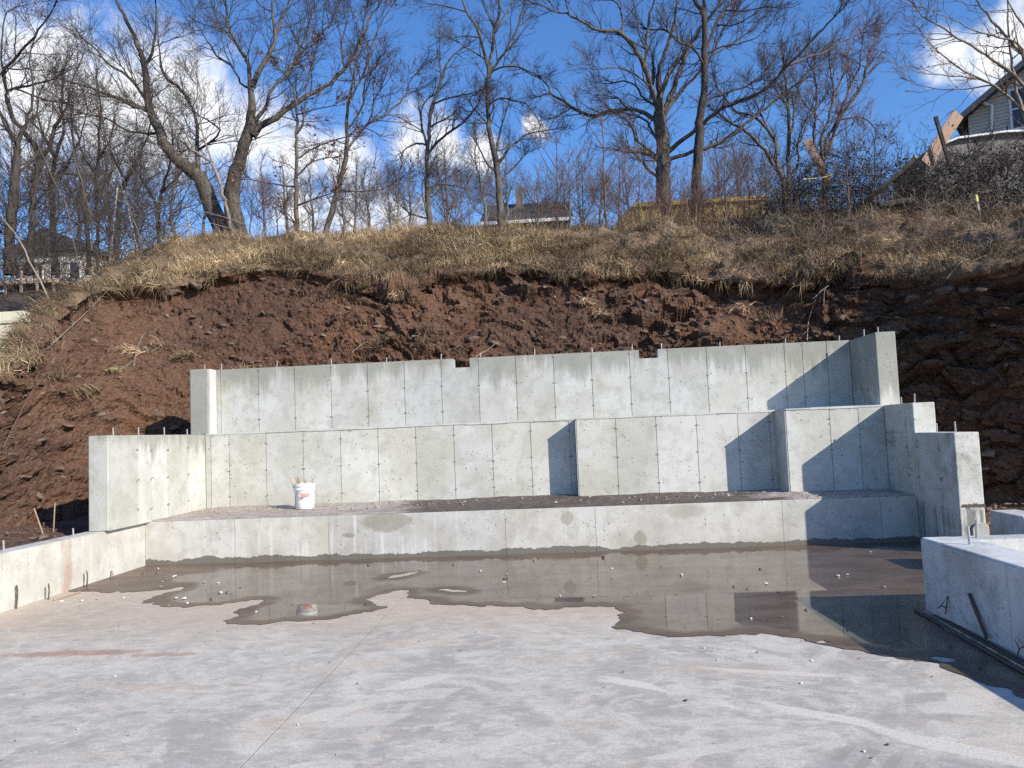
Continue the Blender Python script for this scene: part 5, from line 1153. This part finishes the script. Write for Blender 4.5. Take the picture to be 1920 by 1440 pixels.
# canes and dead stems lying on the cut
def cane(label, px, r, m, lift=.04, name='dead_stem'):
    pts = [bank_at(x, y, 7) for x, y in px]; pts = [p+n*lift for p, n in pts]; q_ = resample(np.array(pts), 12)
    return tag(MB().tube([tuple(v) for v in q_], [r*(1-.5*i/11) for i in range(12)], 5).build(name, m), label, 'stem')
cane('long thin reddish cane lying down the left slope of the bank', [(2,835),(60,745),(110,672),(160,600),(212,520)], .008, M_TWIGR, .06)
cane('second tan cane lying beside the long reddish cane', [(95,655),(140,610),(175,575),(205,545)], .009, M_BARKP, .06)
cane('pale curved stem above the wall at the right of the cut', [(1508,640),(1512,600),(1530,560),(1548,538)], .010, M_BARKP, .10)
cane('pale stem crossing the curved stem on the right of the cut', [(1540,575),(1552,550),(1558,535),(1520,560)], .008, M_BARKP, .10)
cane('long white stick lying on the turf at the right', [(1742,522),(1770,512),(1795,500),(1808,486)], .012, M_BARKP, .08)
cane('pale stick leaning above the notch in the upper wall', [(896,668),(910,655),(926,643)], .012, M_BARKP, .08)
cane('dry stem beside the grass tussock above the upper wall', [(667,660),(690,642),(735,625)], .008, M_BARKP, .08)
cane('short pale root on the soil below the left turf lip', [(228,690),(250,672),(270,624)], .008, M_BARKP, .06)
cane('forked dry root in the middle of the left cut', [(256,684),(262,650),(270,622)], .007, M_BARKP, .06)
cane('dry straw stem right of the forked root on the left cut', [(288,660),(300,648),(309,637)], .008, M_BARKP, .06)
# small marker stakes in the soil beyond the left low wall
for lb, (x0, y0), (x1, y1) in (('thin leaning wooden stake in the soil behind the left low wall', (83, 994), (64, 953)), ('upright thin wooden stake beside the left cheek wall', (100, 988), (103, 943))):
    p = onz(x0, y0, .62); d_ = p[1]; tag(MB().tube([tuple(p+V3(0, 0, -.1)), tuple(at(x1, y1, d_))], .009, 6).build('stake', M_WOOD), lb, 'stake')
tag(MB().tube([tuple(onz(x, y, .66)) for x, y in ((-8, 980), (10, 972), (22, 969), (34, 975), (37, 984))], .012, 6).build('bent_rod', M_WOOD), 'bent orange brown rod lying in the soil at the left edge', 'rod')

# ---------------------------------------------------------------- bucket with stakes
bx, by = -3.92, 11.45; bz = .622
bk = empty('bucket', (bx, by, bz)); tag(bk, 'white plastic bucket full of wooden stakes on the bench', 'bucket')
prof = [(0, .004), (.128, .004), (.131, 0), (.134, .004), (.139, .10), (.147, .272), (.150, .276), (.156, .279), (.156, .296), (.149, .300), (.150, .335), (.158, .338), (.158, .350), (.152, .353), (.153, .368), (.156, .372), (.150, .376), (.146, .370), (.143, .272), (.132, .012), (0, .012)]
MB().lathe(prof, (bx, by, bz), 36).build('pail', M_WHITE, bk, 0, True)
hp = [(bx+.158*math.cos(t_), by+.158*math.sin(t_)-.012, bz+.285-.115*math.sin((t_-math.pi-.35)/(math.pi-.7)*math.pi)) for t_ in np.linspace(math.pi+.35, 2*math.pi-.35, 15)]
hd = MB().tube(hp, .003, 5).build('handle', M_REBAR, bk); MB().tube([hp[6], hp[7], hp[8], hp[9]], .008, 6).build('grip', M_INK, hd)
def wrap(a0, a1, z0, z1, r0, m, nm):
    mb = MB(); n = 8; vs = []
    for i in range(n+1):
        t_ = a0+(a1-a0)*i/n
        for z in (z0, z1): rr = r0+.030*(z-.14); vs.append((bx+rr*math.cos(t_), by+rr*math.sin(t_), bz+z))
    mb.add(vs, [(2*i, 2*i+2, 2*i+3, 2*i+1) for i in range(n)]); return mb.build(nm, m, bk)
wrap(-1.95, -.75, .175, .235, .1445, M_RED, 'label_band'); wrap(-1.93, -1.70, .182, .228, .1452, M_WHITE, 'label_mark')
wrap(-2.95, -2.55, .03, .25, .1440, M_INK, 'printed_text')
rs = random.Random(4)
for i, lb in enumerate(('long thin stake leaning far left out of the bucket', 'second stake from the left in the bucket', 'widest brown stake standing in the bucket', 'stake next to the widest stake in the bucket', 'short stake in the middle of the bucket', 'short upright stake right of the middle in the bucket', 'rightmost slanted stake in the bucket', 'stake end lying across the bucket rim')):
    dx = (-.105, -.08, -.06, -.045, .0, .025, .11, .06)[i]; tx = (-.215, -.125, -.10, -.085, .012, .035, .145, .12)[i]; hz = (.475, .47, .475, .45, .42, .43, .445, .392)[i]
    o = MB().box(-.006, .006, -.004, .004, 0, 1)
    p0 = Vector((bx+dx*.4, by+rs.uniform(-.04, .04), bz+.03)); p1 = Vector((bx+tx, by+rs.uniform(-.05, .02), bz+hz)); w_ = (.007, .008, .016, .010, .008, .008, .009, .012)[i]
    tag(MB().tube([p0, p1], w_, 4).build('stake', M_WOOD), lb, 'stake', 'stakes in the bucket')

# ---------------------------------------------------------------- bars and rods
def rod(name, label, pts, r, cat='bar', m=M_RUST, grp=None):
    return tag(MB().tube([tuple(p) for p in pts], r, 7).build(name, m), label, cat, grp)
g_ = 'bent bars at the foot of the left low wall'
for lb, x, y, hh in (('bent bar nearest the left edge at the foot of the low wall', 30, 1141, .24), ('second bent bar from the left edge at the low wall', 90, 1124, .17), ('tall bent bar at the end of the wet floor by the low wall', 162, 1100, .185)):
    p = onz(x, y); p[0] = max(p[0], XLOW+.03)
    rod('bent_bar', lb, [p+V3(0, 0, -.02), p+V3(.004, .01, hh*.45), p+V3(-.006, .03, hh*.75), p+V3(-.006, .015, hh), p+V3(.004, .0, hh*.98), p+V3(.018, -.005, hh*.5), p+V3(.016, -.02, -.02)], .0065, grp=g_)
p = onz(213, 1083); p[0] = XLOW+.03
rod('bent_bar', 'short pale bent bar in the wet corner by the low wall', [p, p+V3(.0, .02, .09), p+V3(.03, .0, .02)], .009, m=M_LOG, grp=g_)
g_ = 'long bars lying along the right foundation'
for i, lb in enumerate(('outermost of the long bars lying beside the right foundation', 'second long bar from the floor side beside the right foundation', 'third long bar from the floor side beside the right foundation', 'innermost long bar touching the right foundation')):
    rod('steel_bar', lb, [(2.885-.012*i+.04*i, 6.72-.11*i, .018), (2.80+.038*i, 5.2, .016+.004*(i % 2)), (2.72+.045*i, 3.2, .016)], .010, m=M_RUST if i != 1 else M_LOG, grp=g_)
rod('leaning_bar', 'dark flat bar leaning on the right foundation', [onx(1850, 1196, FX-.03), onx(1817, 1113, FX-.012)], .013)
rod('wire_stand', 'small bent wire leaning on the foundation near its corner', [onx(1773, 1152, FX-.03), onx(1777, 1117, FX-.01), onx(1764, 1137, FX-.05), onx(1758, 1140, FX-.06), onx(1766, 1135, FX-.05), onx(1774, 1141, FX-.04)], .005)
rod('wire_stand', 'bent wire by the foundation at the right edge of the photo', [onx(1908, 1232, FX-.08), onx(1911, 1216, FX-.05), onx(1900, 1194, FX-.02), onx(1911, 1216, FX-.05), onx(1925, 1210, FX-.03)], .005)
rod('wooden_lath', 'thin wooden lath lying at the foot of the left low wall', [onz(100, 1125, .012), onz(150, 1110, .012)], .010, 'lath', M_WOOD)

# ---------------------------------------------------------------- loose stones
PEB = [rock_mesh(300+i, .7, 12) for i in range(6)]
ORD = 'first second third fourth fifth sixth seventh eighth ninth tenth eleventh twelfth thirteenth fourteenth fifteenth sixteenth seventeenth eighteenth nineteenth twentieth twenty-first twenty-second twenty-third twenty-fourth twenty-fifth twenty-sixth twenty-seventh twenty-eighth twenty-ninth thirtieth thirty-first thirty-second thirty-third thirty-fourth thirty-fifth thirty-sixth thirty-seventh thirty-eighth thirty-ninth fortieth'.split()
def stones(lst, z, text, grp, m, rs):
    mm = []
    for me in PEB: q = me.copy(); q.materials.clear(); q.materials.append(m); mm.append(q)
    for i, (x, y, r) in enumerate(sorted(lst)):
        p = onz(x, y+r*.5, z); rr = r*np.linalg.norm(p-_O)/FPX
        o = bpy.data.objects.new('stone', mm[i % 6]); COL.objects.link(o); o.location = (p[0], p[1], z+rr*.38); o.scale = (rr*rs.uniform(.9, 1.3), rr*rs.uniform(.9, 1.2), rr*rs.uniform(.7, 1.)); o.rotation_euler = (0, 0, rs.uniform(0, 6))
        tag(o, text % ORD[i], 'stone', grp)
rs = random.Random(9)
stones([(295,1066,4),(327,1080,4),(304,1090,2.5),(383,1090,3.5),(410,1092,3.5),(413,1110,4),(329,1120,4.5),(345,1121,4.2),(351,1130,3.5),(302,1099,3.5),(480,1146,3),(900,1070,4),(950,1075,4),(945,1091,4),(1147,1065,3.4),(1278,1077,4),(1050,1117,3),(1113,1117,3),
        (1436,1093,4.5),(1572,1079,4),(1589,1077,3),(1657,1100,4.5),(1639,1116,3.5),(1633,1034,3),(1408,1159,3)], .006, '%s pale stone from the left lying in the puddle', 'pale stones in the puddle', M_STONEW, rs)
stones([(268,1075,3),(293,1074,3),(425,1110,3),(691,1058,3.5),(850,1058,3.5),(951,1083,3.5),(946,1084,3.5),(1009,1045,4),(1132,1044,4.5),(1000,1050,3.5),(1376,1098,4),(1401,1103,3),(1460,1110,3),(1425,1160,4),(1512,1142,4),(1466,1156,3),(685,1132,3),(395,1122,3),(1240,1062,3),(1425,1066,3)], .006, '%s small dark stone from the left lying in the puddle', 'dark stones in the puddle', M_ROCK, rs)
stones([(146,1367,4),(1502,1280,4),(1620,1408,3.6),(1750,1267,3.2),(1522,1238,3),(116,1127,3),(154,1126,3.5),(232,1120,3),(318,1135,2.5),(1320,1214,3),(215,1267,2.6),(632,1414,3.2),(558,1358,2.8),(1345,1237,2.5)], .001, '%s small stone from the left on the dry slab', 'stones on the dry slab', M_STONEW, rs)
stones([(515,952,3),(530,958,3.2),(545,963,3),(610,948,3),(633,952,3.2),(760,938,4),(818,940,3),(865,943,3.5),(893,937,3),(979,933,3),(1042,941,4),(1090,938,5),(1167,941,4),(1230,932,3.5),(1400,923,3.5),(1505,928,3.5),(1250,936,3),(700,943,3)], .625, '%s stone from the left lying on the bench', 'stones on the bench', M_STONE, rs)
def crumbs(name, label, pts, sizes, m, seed, parent=None):
    rg = np.random.default_rng(seed); base = []
    for q in range(5):
        bm = bmesh.new()
        for _ in range(8): bm.verts.new(Vector(rg.normal(size=3)).normalized()*rg.uniform(.7, 1))
        bmesh.ops.convex_hull(bm, input=bm.verts[:]); bm.verts.ensure_lookup_table(); bmesh.ops.triangulate(bm, faces=bm.faces[:])
        base.append((np.array([v.co[:] for v in bm.verts]), np.array([[v.index for v in f.verts] for f in bm.faces]))); bm.free()
    VV, FF, b = [], [], 0
    for i, (p, s) in enumerate(zip(pts, sizes)):
        v, f = base[i % 5]; a_ = rg.uniform(0, 6.28); c, sn = math.cos(a_), math.sin(a_); sc = s*rg.uniform(.7, 1.3, 3)*V3(1, 1, .65)
        w_ = (v*sc)@np.array([[c, sn, 0], [-sn, c, 0], [0, 0, 1]])+p; VV.append(w_); FF.append(f+b); b += len(v)
    o = link(name, np_mesh(name, np.concatenate(VV), [np.concatenate(FF)]), parent, m); tag(o, label, 'gravel', kind='stuff'); return o
rg = np.random.default_rng(55)
n = 1500; x = rg.uniform(XLOW+.1, XR-.1, n); yb2 = np.where(x < X1, YM, np.where(x < X2, Y1, Y2)); y = yb2-np.abs(rg.normal(size=n))*.45; y = np.clip(y, YB+.06, yb2-.02)
crumbs('bench_gravel', 'scattered grit and small stones covering the bench', np.stack([x, y, np.full(n, ZB+.02)], 1), rg.gamma(2., .006, n)+.003, M_STONE, 1)
n = 420; x = rg.uniform(-5.6, 3.0, n); y = rg.uniform(2.2, 10.3, n); ok = ~((x > 2.7) & (y < 6.8))
crumbs('floor_crumbs', 'tiny dark crumbs of soil scattered over the slab and puddle', np.stack([x, y, np.full(n, .006)], 1)[ok], (rg.gamma(2., .002, n)+.0015)[ok], M_ROCK, 2)
n = 500; x = rg.uniform(XO+.05, 9, n); y = rg.uniform(7.2, 12.5, n)
crumbs('side_rubble', 'broken stones and clods on the soil right of the cheek wall', np.stack([x, y, .10+.18*sstep(8, 11.5, y)+.16*sstep(5.5, 8.5, x)], 1), rg.gamma(2., .016, n)+.01, M_ROCK, 3)
sel = np.where((T > 1.0) & (T < 3.9) & (BV[:, 0] > -10) & (BV[:, 0] < 9))[0]; sel = sel[rg.choice(len(sel), 2600)]
crumbs('bank_rubble', 'loose shale chips and clods lying on the face of the cut', BV[sel]-Nf[sel]*.005, rg.gamma(1.6, .016, len(sel))+.008, M_ROCK, 4)
n = 300; x = rg.uniform(-8, XLOW-.3, n); y = rg.uniform(4, 12, n)
crumbs('backfill_rubble', 'clods and stones on the soil behind the left low wall', np.stack([x, y, .52+np.clip((-6.2-x)*.5, 0, 2)*.25], 1), rg.gamma(2., .014, n)+.008, M_ROCK, 5)
